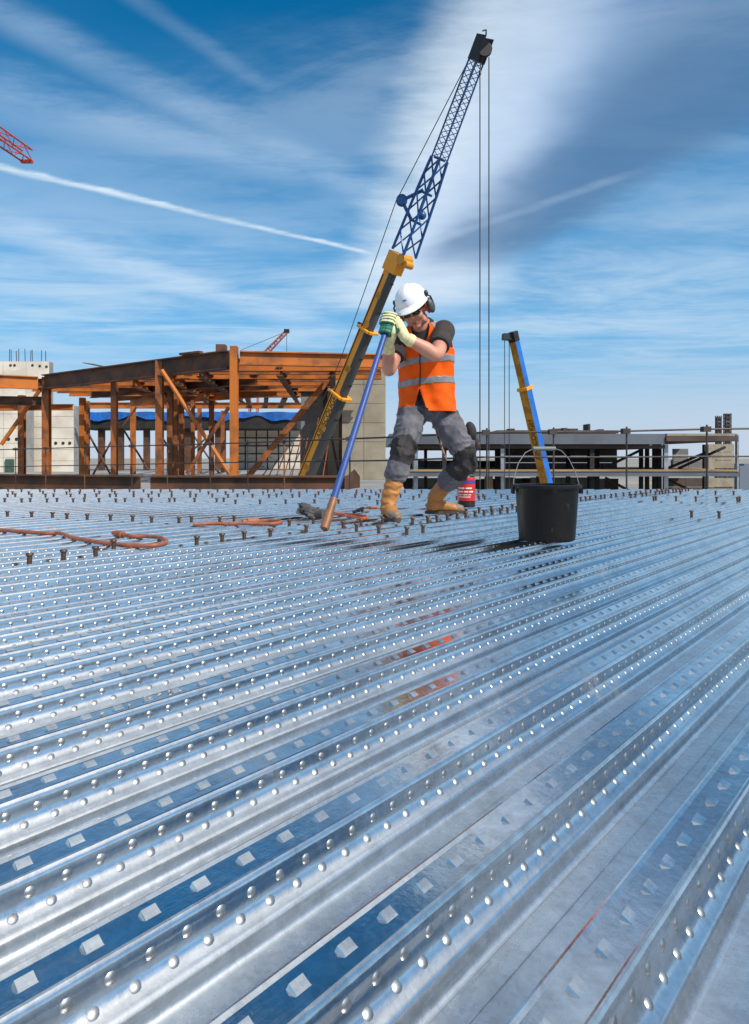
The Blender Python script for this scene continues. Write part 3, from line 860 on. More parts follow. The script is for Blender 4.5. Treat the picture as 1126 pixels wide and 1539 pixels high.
fB = (at(548, 492, 21.6) - base).dot(axis) / L_b
boom_section(0.0, fA, 0.38, 0.56)
boom_section(fA, fB, 0.33, 0.49)
boom_section(fB, 0.985, 0.285, 0.43)
for f, w, d in ((fA, .43, .62), (fB, .38, .55)):
    c = base.lerp(knee, f)
    cb = MB()
    for u_, ln in ((-.5, w), (.5, w)):
        p = c + under * (u_ * d); cb.bar(p - side * w * .5, p + side * w * .5, .14, .07, up=axis)
    for s_ in (-.5, .5):
        p = c + side * (s_ * w); cb.bar(p - under * d * .5, p + under * d * .5, .14, .07, up=axis)
    cb.build('boom_collar', M_YEL, crane)
    p = c - under * d * .55
    MB().bar(p - side * .05, p - under * .22, .10, .10, up=axis).build('rope_guide', M_BLACK, crane)
# hydraulic line, plates and bolts along the flank
hz_ = [base.lerp(knee, f) + side * (.5 * w + .012) - under * (.36 * d) for f, w, d in ((.3, .38, .56), (fA, .38, .56), (fA + .01, .33, .49), (fB, .33, .49), (fB + .01, .285, .43), (.96, .285, .43))]
MB().tube(hz_, .016, 6).build('hydraulic_line', M_BLACK, crane)
for f, w, d in ((.62, .38, .56), (.70, .33, .49), (.76, .33, .49), (.86, .285, .43), (.92, .285, .43), (.52, .38, .56), (.45, .38, .56)):
    c = base.lerp(knee, f) + side * (.5 * w + .004)
    MB().bar(c - axis * .09, c + axis * .09, .012, d * .5, up=under).build('boom_plate', M_YEL_DIRT, crane)
    c = base.lerp(knee, f + .03) + under * (.5 * d + .004)
    MB().bar(c - axis * .02, c + axis * .02, w * .5, .02, up=under).build('belly_rib', M_BLACK, crane)
# boom head
hd = MB()
hd.bar(knee - axis * .50, knee + axis * .10, .38, .56, up=under)
hd.build('boom_head', M_YEL, crane)
p = knee + under * .34 + axis * .02
hk = MB().tube([p - side * .20, p + side * .20], .17, 14); hk.tube([p - axis * .08 + under * .20 - side * .16, p - axis * .08 + under * .20 + side * .16], .11, 12)
hk.build('head_sheave', M_YEL_DIRT, crane)
# lettering along the flank
def text_mesh(txt, size):
    cu = bpy.data.curves.new('lettering', 'FONT'); cu.body = txt; cu.size = size; cu.align_x = 'LEFT'; cu.align_y = 'CENTER'; cu.extrude = 0.004
    to = bpy.data.objects.new('lettering', cu); COL.objects.link(to)
    dg = bpy.context.evaluated_depsgraph_get()
    me = bpy.data.meshes.new_from_object(to.evaluated_get(dg)); bpy.data.objects.remove(to)
    me.name = 'lettering'
    return me
def place_text(txt, size, org, xdir, normal, par, stretch=1.0, mat=M_LETTER):
    me = text_mesh(txt, size); n = Vector(normal).normalized(); x = Vector(xdir).normalized(); y = n.cross(x)
    M = Matrix((x * stretch, y, n)).transposed().to_4x4(); M.translation = Vector(org)
    me.transform(M)
    return link('lettering', me, mat, par)
s0 = base.lerp(knee, (at(477, 655, 23.1) - base).dot(axis) / L_b) + side * .194 - under * .03
place_text('AINSCOUGH', .30, s0, axis, side, crane, .98)
# jib
jfoot = at(607, 382, 20.45)
jdir = (tip - jfoot).normalized()
jroot = jfoot + jdir * 1.85
lattice(crane, jfoot + jdir * .02, jroot, .50, .42, .60, .46, 3, M_CBLUE, .042, .026)
lattice(crane, jroot, jroot + jdir * 1.0, .42, .32, .46, .38, 2, M_CBLUE, .045, .028)
jm = jroot + jdir * 1.0
lattice(crane, jm, tip - jdir * .5, .31, .29, .36, .30, 16, M_CBLUE, .024, .012)
_, _, _, jx, jy = MB().frame(jfoot, tip)
for f in (1.0, 1.85, 2.85):
    c = jfoot + jdir * f
    MB().bar(c - jy * .24, c + jy * .24, .07, .07, up=jdir).build('jib_cross_bar', M_CBLUE, crane)
c = jfoot + jdir * 1.25 - jy * .16
MB().ell(c, .13, .13, .13).build('jib_pivot', M_CBLUE, crane, smooth=True)
# strut with its round sheave standing off the jib
c0 = at(604, 301, 20.1); c1 = jfoot + jdir * 1.0 + jy * .24; c2 = jfoot + jdir * 1.9 + jy * .2
MB().tube([c1, c0], .055, 8).build('jib_strut', M_CBLUE, crane); MB().tube([c2, c0], .055, 8).build('jib_strut', M_CBLUE, crane)
MB().lathe([(.02, -.10), (.16, -.10), (.17, -.06), (.14, 0), (.17, .06), (.16, .10), (.02, .10)], 20, c0, Matrix.Rotation(R(90), 3, 'X')).build('strut_sheave', M_CBLUE, crane, smooth=35)
# jib head
jh = MB(); jh.bar(tip - jdir * .5, tip + jdir * .02, .26, .34); 
for s_ in (-.15, .15): jh.bar(tip - jdir * .5 + jx * s_, tip + jdir * .12 + jx * s_, .03, .38)
jh.build('jib_head', M_BLACK, crane)
MB().lathe([(.03, -.05), (.20, -.05), (.17, 0), (.20, .05), (.03, .05)], 18, tip - jdir * .18 - jy * .16, Matrix.Rotation(R(90), 3, 'X')).build('head_sheave', M_BLACK, crane, smooth=35)
MB().tube([tip, tip + jdir * .16, tip + jdir * .26 + jx * .06, tip + jdir * .20 + jx * .16], .022, 6).build('tip_aerial', M_BLACK, crane)
# ropes
MB().tube([tip + jy * .2, c0 + Vector((-.1, -.1, .08))], .014, 5).build('pendant_rope', M_ROPE, crane)
MB().tube([c0 + Vector((-.16, -.05, 0)), at(512, 540, 23.5)], .014, 5).build('pendant_rope', M_ROPE, crane)
MB().tube([at(512, 540, 23.5), base + Vector((-.6, .4, .8))], .014, 5).build('pendant_rope', M_ROPE, crane)
r1, r2 = at(721.5, 112, 18.0), at(735, 86, 17.9)
for p, yb_ in ((r1, 0), (r2, 0)):
    MB().tube([p, Vector((p.x, p.y, -6.6))], .016, 6).build('hoist_rope', M_ROPE, crane)
MB().tube([r1, r1 + Vector((0.0, 0, .10))], .035, 8).build('rope_socket', M_BLACK, crane)
MB().tube([r1 + Vector((0, 0, .09)), tip - jdir * .4 - jy * .15], .016, 6).build('hoist_rope', M_ROPE, crane)
MB().box((r1.x - .25, r1.y - .22, -7.2), (r2.x + .2, r2.y + .22, -6.6)).build('hook_block', M_YEL_DIRT, crane)
# carrier below the floor edge
cz = GROUND_Z
MB().box((base.x - 4.2, base.y - 1.3, cz + .75), (base.x + 4.2, base.y + 1.3, cz + 1.35)).build('chassis', M_YEL, crane)
MB().box((base.x - 1.5, base.y - 1.2, cz + 1.36), (base.x + 1.2, base.y + 1.2, cz + 2.3)).bar(base - axis * .9, base + axis * .8, .9, 1.2, up=under).build('turntable', M_YEL, crane)
MB().box((base.x + 2.9, base.y - 1.25, cz + 1.36), (base.x + 4.2, base.y + 1.25, cz + 2.7)).build('cab', M_YEL, crane)
MB().box((base.x + 4.19, base.y - 1.1, cz + 1.9), (base.x + 4.22, base.y + 1.1, cz + 2.55)).build('windscreen', M_GLASS, crane)
for dx in (-3.2, -1.8, 1.4, 2.9):
    for dy in (-1.35, 1.35):
        MB().lathe([(.25, -.17), (.52, -.17), (.55, -.1), (.55, .1), (.52, .17), (.25, .17)], 20, (base.x + dx, base.y + dy, cz + .55), Matrix.Rotation(R(90), 3, 'X')).build('wheel', M_TYRE, crane, smooth=35)

# ------------------------------------------------------------------ second crane, blue and yellow boom
b0, b1 = at(826, 745, 39), at(772, 508, 37)
b0 = b0 + (b0 - b1).normalized() * 7.5
cr2 = thing('mobile_crane', 'farther crane boom in blue and yellow rising behind the black bucket', 'crane', (b0.x, b0.y, GROUND_Z))
ax2 = (b1 - b0).normalized(); L2 = (b1 - b0).length
sd2 = Vector((ax2.y, -ax2.x, 0)).normalized()
sd2 = Vector((-0.72, -0.69, 0)); sd2 = (sd2 - ax2 * sd2.dot(ax2)).normalized()
ot2 = sd2.cross(ax2).normalized()
if ot2.x < 0: ot2 = -ot2
f2 = (at(792, 583, 37.6) - b0).dot(ax2) / L2
def sec2(f0, f1, w, d):
    p, q = b0.lerp(b1, f0), b0.lerp(b1, f1)
    r = [c + sd2 * (s_ * w) + ot2 * (u_ * d) for c in (p, q) for s_, u_ in ((-.5, -.5), (.5, -.5), (.5, .5), (-.5, .5))]
    o1 = MB().add(r, [(1, 2, 6, 5), (0, 1, 5, 4), (0, 3, 2, 1), (4, 5, 6, 7)]).build('boom_flank', M_YEL_DIRT, cr2)
    MB().add(r, [(2, 3, 7, 6), (3, 0, 4, 7)]).build('boom_belly', M_CBLUE2, o1)
sec2(0, f2, .50, .52); sec2(f2, 1, .40, .42)
c = b0.lerp(b1, f2); MB().bar(c - ax2 * .09, c + ax2 * .09, .66, .66, up=sd2).build('boom_collar', M_YEL, cr2)
MB().bar(b1 - ax2 * .1 + Vector((.15, 0, .1)), b1 + Vector((-.62, -.1, .06)), .36, .34).bar(b1 - ax2 * .2, b1 + ax2 * .35, .45, .45, up=sd2).build('boom_head', M_BLACK, cr2)
for xp in (758.5, 765.5):
    p = at(xp, 512, 36.9); MB().tube([p, (p.x, p.y, -6.5)], .022, 5).build('hoist_rope', M_ROPE, cr2)
p = at(762, 0, 36.9); MB().box((p.x - .25, 36.7, -7.1), (p.x + .25, 37.1, -6.5)).build('hook_block', M_YEL_DIRT, cr2)
s2 = b0.lerp(b1, (at(813, 690, 38.5) - b0).dot(ax2) / L2) + sd2 * .256
place_text('AINSCOUGH', .42, s2, ax2, sd2, cr2, 1.0)
MB().box((b0.x - 4, b0.y - 1.2, cz + .75), (b0.x + 4, b0.y + 1.2, cz + 1.35)).build('chassis', M_CBLUE2, cr2)
MB().box((b0.x - 1.3, b0.y - 1.1, cz + 1.36), (b0.x + 1.3, b0.y + 1.1, cz + 2.4)).build('turntable', M_CBLUE2, cr2)
for dx in (-3, -1.6, 1.6, 3):
    for dy in (-1.25, 1.25):
        MB().lathe([(.25, -.17), (.52, -.17), (.55, 0), (.52, .17), (.25, .17)], 20, (b0.x + dx, b0.y + dy, cz + .55), Matrix.Rotation(R(90), 3, 'X')).build('wheel', M_TYRE, cr2, smooth=35)

# ------------------------------------------------------------------ red tower crane jib, upper left
jt = at(41, 234, 80); jn = jt + Vector((-5.6, -42, 0.0)); 
tc_ = thing('tower_crane', 'red lattice tower crane whose jib end pokes into the blue sky', 'crane', (jn.x, jn.y, GROUND_Z))
lattice(tc_, jn, jt, 1.3, 1.3, 1.5, 1.3, 26, M_CRED, .10, .055)
MB().box((jt.x - .7, jt.y - .3, jt.z - .9), (jt.x + .7, jt.y + .1, jt.z - .55)).build('jib_end', M_CRED, tc_)
lattice(tc_, (jn.x, jn.y, GROUND_Z), (jn.x, jn.y, jt.z + 3), 1.6, 1.6, 1.6, 1.6, 24, M_CRED, .11, .06)
# faint far jib above the frame's roof
d0, d1 = at(400, 530, 130), at(431, 498, 130)
dc = thing('luffing_crane', 'faint pinkish far crane jib peeping over the frame roof', 'crane', (at(398, 0, 130).x, 130, GROUND_Z))
dd0 = d0 + (d0 - d1) * 0.6
lattice(dc, dd0, d1, .9, .5, .9, .5, 12, M_PINK, .13, .08)
MB().box((d1.x - .5, 129.6, d1.z - .3), (d1.x + .5, 130.4, d1.z + .4)).build('jib_head', M_BLACK, dc)
lattice(dc, (dd0.x, 130, GROUND_Z), (dd0.x, 130, dd0.z + .4), 1.6, 1.6, 1.6, 1.6, 12, M_PINK, .13, .08)
MB().tube([d1, (dd0.x - 2.5, 130, dd0.z + 3.0)], .05, 5).build('pendant_rope', M_ROPE, dc)
MB().tube([(dd0.x, 130, dd0.z), (dd0.x - 2.5, 130, dd0.z + 3.0)], .12, 6).build('gantry', M_PINK, dc)
MB().tube([d1, (d1.x, 130, d1.z - 6)], .05, 5).build('hoist_rope', M_ROPE, dc)
# ------------------------------------------------------------------ PART3
# ------------------------------------------------------------------ black bucket
M_BUCKET = material('black_plastic', (0.006, 0.0055, 0.0055), 0.5, 0, scale=26, col2=(0.085, 0.078, 0.070), bump=0.12, bscale=60, spec=0.25, contrast=(0.62, 0.80))
M_WIRE = material('galvanised_wire', (0.26, 0.26, 0.25), 0.45, 0.8)
M_GRIP = material('grey_plastic_grip', (0.16, 0.17, 0.16), 0.5)
bk = on_deck(822, 811); bk.z = 0
bucket = thing('bucket', 'black plastic builders bucket with wire bail standing on the metal deck', 'bucket', bk)
prof = [(.118, .004), (.126, .0), (.134, .006), (.1505, .245), (.1535, .252), (.1640, .254), (.1650, .262), (.1640, .270), (.1500, .271), (.1470, .268), (.1300, .012), (.05, .010)]
MB().lathe(prof, 48, bk).build('bucket_body', M_BUCKET, bucket, smooth=35)
for sx in (-1, 1):
    MB().box((bk.x + sx * .166 - .006, bk.y - .02, .225), (bk.x + sx * .166 + .006, bk.y + .02, .262)).build('bail_lug', M_BUCKET, bucket)
bail = [(-.165, 0, .245), (-.158, .012, .30), (-.132, .03, .375), (-.095, .045, .425), (-.055, .05, .445), (.055, .05, .445), (.085, .047, .435), (.118, .036, .395), (.146, .02, .33), (.165, 0, .245)]
bo = MB().tube([bk + Vector(p) for p in bail], .0019, 6).build('bail', M_WIRE, bucket, smooth=True)
MB().tube([bk + Vector((-.055, .05, .445)), bk + Vector((.055, .05, .445))], .011, 12).build('grip', M_GRIP, bo, smooth=True)

# ------------------------------------------------------------------ red tub behind the worker's foot
M_RED = material('red_plastic', (0.55, 0.03, 0.02), 0.42, 0, scale=10, var=0.3)
M_BLUEP = material('blue_plastic', (0.04, 0.06, 0.30), 0.45)
M_WPRINT = material('white_print', (0.72, 0.66, 0.62), 0.6)
tb = on_deck(701, 762); tb.z = 0
tub = thing('red_tub', 'red cylindrical tub with blue band and black base behind the right boot', 'tub', tb)
MB().lathe([(.060, 0.0), (.070, .004), (.071, .050), (.068, .052)], 32, tb).build('tub_base', M_BLACK, tub, smooth=35)
MB().lathe([(.066, .0525), (.0725, .053), (.0725, .190), (.066, .1905)], 32, tb).build('tub_body', M_RED, tub, smooth=35)
MB().lathe([(.066, .1912), (.0735, .192), (.0735, .216), (.066, .217)], 32, tb).build('blue_band', M_BLUEP, tub, smooth=35)
MB().lathe([(.070, .2176), (.0745, .218), (.0745, .236), (.070, .240), (.02, .241)], 32, tb).build('lid', M_RED, tub, smooth=35)
pr = MB()
for row, (z, segs) in enumerate(((.150, ((-60, -20), (-12, 30))), (.122, ((-66, -30), (-24, 4), (10, 40))), (.100, ((-60, -34), (-28, -2), (4, 24))), (.082, ((-64, 20),)))):
    for a0, a1 in segs:
        aa = [R(-90 + a0 + (a1 - a0) * i / 6) for i in range(7)]
        vs = [(tb.x + .0731 * math.cos(a), tb.y + .0731 * math.sin(a), z + dz) for a in aa for dz in (0, .011 if row < 2 else .006)]
        pr.add(vs, [(2 * i, 2 * i + 2, 2 * i + 3, 2 * i + 1) for i in range(6)])
pr.build('printed_text', M_WPRINT, tub)

# ------------------------------------------------------------------ hoses and debris
M_HOSE = material('orange_hose', (0.34, 0.095, 0.040), 0.6, 0, scale=25, col2=(0.20, 0.07, 0.045), bump=0.2, bscale=80)
M_HOSE2 = material('bright_orange_cable', (0.55, 0.10, 0.02), 0.5, 0, scale=25, var=0.4)
M_STEELDK = material('worn_dark_steel', (0.14, 0.135, 0.13), 0.5, 0.6, scale=18, var=0.5)
def smooth_path(pts, n=10):
    P = [Vector(p) for p in pts]; out = []
    for i in range(len(P) - 1):
        p0, p1, p2, p3 = P[max(i - 1, 0)], P[i], P[i + 1], P[min(i + 2, len(P) - 1)]
        for k in range(n):
            t = k / n
            out.append(0.5 * ((2 * p1) + (p2 - p0) * t + (2 * p0 - 5 * p1 + 4 * p2 - p3) * t * t + (3 * p1 - p0 - 3 * p2 + p3) * t ** 3))
    return out + [P[-1]]
def hose(name, label, px, r, mat, ends=True):
    pts = smooth_path([on_deck(x, y, 0.012) for x, y in px])
    pts = [Vector((p.x, p.y, r + 0.0015)) for i, p in enumerate(pts)]
    t = thing(name, label, 'hose', pts[0])
    MB().tube(pts, r, 10).build('hose_run', mat, t, smooth=60)
    if ends:
        d = (pts[-1] - pts[-2]).normalized()
        MB().tube([pts[-1] - d * .02, pts[-1] + d * .055], r * 1.7, 12).tube([pts[-1] + d * .055, pts[-1] + d * .085], r * 1.2, 12).build('coupling', mat, t, smooth=40)
    return t
hose('air_hose', 'long rusty orange hose snaking over the deck to a hooked loop end', [(-190, 786), (-90, 790), (8, 797), (62, 801), (88, 801), (106, 807), (130, 812), (165, 817), (205, 820), (238, 819), (250, 814), (240, 808), (222, 806), (200, 806), (182, 803)], .0105, M_HOSE)
hose('air_hose', 'short orange hose lying between studs left of the blue pole', [(290, 788), (318, 787), (350, 787), (385, 787), (412, 787), (423, 784), (405, 782), (384, 783)], .0105, M_HOSE)
hose('power_cable', 'bright orange cable loop on the deck behind the blue pole', [(500, 770), (520, 774), (545, 779), (551, 776), (530, 773), (512, 772)], .009, M_HOSE2, False)
hose('power_cable', 'short orange cable running to the worker\'s boot from a grey clamp', [(543, 767), (552, 763), (566, 762)], .009, M_HOSE2, False)
p = on_deck(538, 772); 
ec = thing('earth_clamp', 'small grey steel clamp lying on the deck at the end of orange cable', 'clamp', (p.x, p.y, 0))
MB().bar((p.x - .03, p.y - .02, .012), (p.x + .035, p.y + .06, .035), .022, .018).bar((p.x - .03, p.y + .02, .012), (p.x + .045, p.y - .0, .04), .022, .016).build('jaw', M_STEELDK, ec)
MB().tube([(p.x + .03, p.y + .02, .018), (p.x + .075, p.y + .06, .016)], .014, 8).build('handle', M_GRIP, ec)
# crumpled dark heap (gloves and rag) by the pole
p = on_deck(470, 778); p.z = 0
rag = MB().ell((0, 0, 0), .105, .085, .05, nu=36, nv=22)
vs = []
for v in rag.v:
    q = Vector(v); nn = mnoise.fractal(q * 26, 0.8, 2.1, 4); n3 = mnoise.noise(q * 11 + Vector((5, 1, 2)))
    f = 1 + .35 * nn + .45 * n3
    q = Vector((q.x * f, q.y * f, max(q.z * f * 1.15, -.012) + max(0, -q.x) * .42))
    vs.append((p.x + q.x, p.y + q.y, q.z + .015))
rag.v = vs
o = rag.build('crumpled_rag', material('dark_grey_cloth', (0.075, 0.072, 0.075), 0.85, 0, scale=18, var=0.55), None, smooth=25)
tag(o, 'crumpled dark grey cloth heap on the deck beside the blue pole', 'rag')
# crumbs of timber and mortar on the crests
M_CRUMB = material('mortar_crumb', (0.40, 0.35, 0.27), 0.9)
cr = MB()
for x, y, n in ((420, 888, 14), (235, 1046, 14), (715, 901, 12), (700, 965, 0), (730, 824, 12), (380, 916, 8), (620, 1010, 6)):
    if n == 0: continue
    c = on_deck(x, y)
    for i in range(n):
        t = random.gauss(0, .05); w = random.gauss(0, .007)
        q = Vector((c.x + TV.x * t + NV.x * w, c.y + TV.y * t + NV.y * w, .0015)); s_ = random.uniform(.0008, .0026)
        cr.ell(q, s_ * 1.6, s_, s_ * .7, Matrix.Rotation(random.uniform(0, 3), 3, 'Z'), 6, 4)
o = cr.build('mortar_crumbs', M_CRUMB); tag(o, 'pale mortar crumbs scattered on deck crests', 'debris', kind='stuff')

# ------------------------------------------------------------------ blue pole
M_POLE = material('blue_painted_tube', (0.018, 0.065, 0.25), 0.45, 0, scale=9, col2=(0.055, 0.085, 0.20), contrast=(0.45, 0.75), bump=0.05, bscale=40)
M_POLETIP = material('scorched_copper_end', (0.36, 0.15, 0.06), 0.5, 0.3, scale=14, col2=(0.20, 0.10, 0.06))
pb = on_deck(487, 797); pb.z = 0.0
pt = at(583.5, 486, 4.17)
pd = (pt - pb).normalized(); PL = (pt - pb).length
pole = thing('blue_pole', 'blue steel tube with brown flared foot held upright by the worker', 'pole', pb)
MB().tube([pb + pd * .19, pb + pd * (PL * .5), pt], [.0200, .0190, .0180], 20).build('shaft', M_POLE, pole, smooth=40)
MB().tube([pb + pd * .004 + Vector((0, 0, .004)), pb + pd * .012, pb + pd * .10, pb + pd * .17, pb + pd * .195], [.023, .0265, .0245, .0225, .0215], 20).build('foot', M_POLETIP, pole, smooth=40)

# ------------------------------------------------------------------ worker
M_SKIN = material('skin', (0.52, 0.245, 0.165), 0.5, 0, scale=9, col2=(0.44, 0.185, 0.125), bump=0.05, bscale=90)
M_VEST = material('orange_hi_vis', (0.88, 0.110, 0.002), 0.7, 0, spec=0.2, scale=9, col2=(0.66, 0.062, 0.003), contrast=(0.42, 0.80), bump=0.25, bscale=26)
M_TAPE = material('grey_reflective_tape', (0.27, 0.265, 0.27), 0.45, 0.2, scale=20, var=0.25)
M_SHIRT = material('dark_brown_cotton', (0.040, 0.030, 0.029), 0.9, 0, scale=14, var=0.35, bump=0.3, bscale=40)
M_TROUS = material('grey_work_trousers', (0.145, 0.140, 0.160), 0.9, 0, scale=8, col2=(0.085, 0.082, 0.095), bump=0.6, bscale=45)
M_KNEE = material('black_knee_and_shade', (0.028, 0.023, 0.023), 0.8, 0, scale=12, var=0.4, bump=0.35, bscale=30)
M_BOOT = material('tan_leather_boot', (0.47, 0.19, 0.035), 0.6, 0, scale=10, col2=(0.33, 0.14, 0.04), bump=0.25, bscale=35)
M_SOLE = material('boot_sole_rubber', (0.06, 0.05, 0.042), 0.8, 0, scale=20, var=0.4)
M_TOE = material('scuffed_toe_cap', (0.16, 0.13, 0.11), 0.65, 0, scale=16, col2=(0.24, 0.15, 0.08))
M_CREAM = material('cream_knit_glove', (0.74, 0.66, 0.36), 0.85, 0, scale=40, var=0.18, bump=0.4, bscale=160)
M_GREEN = material('green_latex_palm', (0.035, 0.20, 0.13), 0.6, 0, scale=30, var=0.4, bump=0.3, bscale=120)
M_HELMET = material('white_helmet_plastic', (0.76, 0.76, 0.77), 0.32, 0, scale=22, col2=(0.48, 0.47, 0.45), contrast=(0.56, 0.80))
M_EAR = material('grey_green_ear_cup', (0.055, 0.068, 0.068), 0.45, 0, scale=10)
M_CUSH = material('red_ear_cushion', (0.55, 0.06, 0.02), 0.6)
M_LENS = material('dark_lens', (0.012, 0.010, 0.010), 0.12, 0, spec=0.7)
M_HAIR = material('dark_short_hair', (0.03, 0.02, 0.015), 0.8)

def remesh(mb, vox, sm=4, name='body'):
    me = mb.mesh(name); o = bpy.data.objects.new(name, me); COL.objects.link(o)
    m = o.modifiers.new('r', 'REMESH'); m.mode = 'VOXEL'; m.voxel_size = vox
    s_ = o.modifiers.new('s', 'SMOOTH'); s_.factor = 0.5; s_.iterations = sm
    dg = bpy.context.evaluated_depsgraph_get()
    out = bpy.data.meshes.new_from_object(o.evaluated_get(dg)); bpy.data.objects.remove(o)
    out.name = name; out.shade_smooth()
    return out

def loft(mb, pts, rads, wide, n=20):
    """Closed elliptical tube through pts; rads (a, b): half width along wide and across it."""
    pts = [Vector(p) for p in pts]; m = len(pts); vs, fs = [], []
    for i, p in enumerate(pts):
        t = (pts[min(i + 1, m - 1)] - pts[max(i - 1, 0)]).normalized()
        x = Vector(wide); x = (x - t * x.dot(t)).normalized(); y = t.cross(x)
        a, b_ = rads[i] if isinstance(rads[i], (tuple, list)) else (rads[i], rads[i])
        for k in range(n):
            an = 2 * math.pi * k / n; vs.append(p + x * (a * math.cos(an)) + y * (b_ * math.sin(an)))
    for i in range(m - 1):
        for k in range(n): fs.append((i * n + k, i * n + (k + 1) % n, (i + 1) * n + (k + 1) % n, (i + 1) * n + k))
    fs.append(tuple(range(n))[::-1]); fs.append(tuple((m - 1) * n + k for k in range(n)))
    mb.add(vs, fs)

def limb(mb, pts, rads, grow=0.0, n=16, caps=True):
    """Round tapering limb, resampled smoothly, with ball ends."""
    P = smooth_path(pts, 6); rr = []
    for i in range(len(pts) - 1):
        for k in range(6): rr.append(rads[i] + (rads[i + 1] - rads[i]) * k / 6)
    rr.append(rads[-1])
    loft(mb, P, [r + grow for r in rr], Vector((0.93, -0.37, 0.05)), n)
    if caps:
        mb.ell(P[0], rads[0] + grow, rads[0] + grow, rads[0] + grow, None, 14, 9); mb.ell(P[-1], rads[-1] + grow, rads[-1] + grow, rads[-1] + grow, None, 14, 9)

FWD = Vector((-0.37, -0.93, 0)); RGT = Vector((0.93, -0.37, 0))
worker = thing('person', 'worker in orange hi-vis vest and white helmet leaning on a blue pole', 'person', Vector((0.25, 4.52, 0)))
sh_l, el_l, wr_l = at(667, 497, 4.42), at(656, 533, 4.20), at(609, 507, 4.13)
sh_r, el_r, wr_r = at(603, 506, 4.53), at(585, 556, 4.36), at(584, 517, 4.21)
hip_l, kn_l, an_l = at(662, 616, 4.61), at(702, 690, 4.50), at(653, 748, 4.74)
hip_r, kn_r, an_r = at(622, 616, 4.59), at(607, 674, 4.36), at(584, 753, 4.33)
torso_pts = [at(642, 626, 4.60), at(642, 606, 4.60), at(643, 575, 4.57), at(641, 535, 4.52), at(640, 507, 4.49), at(637, 493, 4.47), at(634, 485, 4.44)]
torso_rad = [(.12, .09), (.155, .115), (.148, .108), (.165, .118), (.165, .105), (.12, .075), (.062, .058)]
HC = at(622.5, 464, 4.36)
f0 = Vector((-0.30, -0.954, 0)).normalized()
hf = (f0 * math.cos(R(31)) + Vector((0, 0, -1)) * math.sin(R(31))).normalized()
hr = Vector((0.954, -0.30, 0)); hu = hr.cross(-hf).normalized() if hr.cross(-hf).z > 0 else hr.cross(hf).normalized()
rollq = Quaternion(hf, R(-14))
hr2 = rollq @ hr; hu2 = rollq @ hu
if hr2.z < 0:
    rollq = Quaternion(hf, R(14)); hr2 = rollq @ hr; hu2 = rollq @ hu
hr, hu = hr2, hu2
HM = Matrix((hr, hf, hu)).transposed()
def hp(a, b_, c): return HC + hr * a + hf * b_ + hu * c

bm_ = MB()
loft(bm_, torso_pts, torso_rad, RGT)
limb(bm_, [torso_pts[-1] + Vector((0, 0, -.03)), at(630, 482, 4.42), hp(0, -.02, -.06)], [.062, .058, .056])
for sh, el, wr in ((sh_l, el_l, wr_l), (sh_r, el_r, wr_r)):
    mid = sh.lerp(el, .5); fm = el.lerp(wr, .35)
    limb(bm_, [sh, mid, el, fm, wr], [.062, .054, .043, .046, .029])
for hip, kn, an in ((hip_l, kn_l, an_l), (hip_r, kn_r, an_r)):
    limb(bm_, [hip, hip.lerp(kn, .5), kn, kn.lerp(an, .35), an], [.080, .066, .044, .044, .034])
# head
bm_.ell(hp(0, -.012, .025), .076, .096, .098, HM); bm_.ell(hp(0, .028, -.055), .056, .064, .058, HM)
bm_.ell(hp(0, .066, -.098), .026, .024, .020, HM); bm_.ell(hp(0, .102, -.022), .0125, .022, .017, HM); bm_.ell(hp(0, .092, .004), .009, .016, .026, HM)
for s_ in (-1, 1):
    bm_.ell(hp(s_ * .036, .066, -.032), .030, .030, .030, HM); bm_.ell(hp(s_ * .078, -.008, -.012), .011, .028, .034, HM)
    bm_.ell(hp(s_ * .052, .02, -.072), .018, .045, .030, HM)
bm_.ell(hp(0, .080, .022), .052, .022, .013, HM); bm_.ell(hp(0, .086, -.066), .025, .013, .012, HM)
body_me = remesh(bm_, .0065, 4, 'body')
link('body', body_me, M_SKIN, worker)
M_LIP = material('lip', (0.34, 0.11, 0.09), 0.5)
ml = MB(); ml.ell(hp(0, .097, -.0605), .021, .0045, .0035, HM); ml.ell(hp(0, .097, -.0685), .018, .0050, .0040, HM)
ml.build('mouth', M_LIP, worker, smooth=True)
hrm = MB()
hrm.ell(hp(0, -.030, .012), .080, .086, .085, HM)
hrm.build('hair', M_HAIR, worker, smooth=True)

# T-shirt
ts = MB()
loft(ts, torso_pts[1:6], [(a + .012, b_ + .012) for a, b_ in torso_rad[1:6]], RGT)
loft(ts, [torso_pts[5], torso_pts[6] + Vector((0, 0, .004))], [(.10, .075), (.070, .066)], RGT)
for sh, el, f in ((sh_l, el_l, .66), (sh_r, el_r, .62)):
    e = sh.lerp(el, f)
    loft(ts, [sh + (sh - el).normalized() * .03, sh, sh.lerp(el, .3), e], [.050, .078, .074, .070], RGT)
    ts.ell(sh, .076, .076, .072)
tm = remesh(ts, .007, 4, 'shirt')
link('shirt', tm, M_SHIRT, worker)

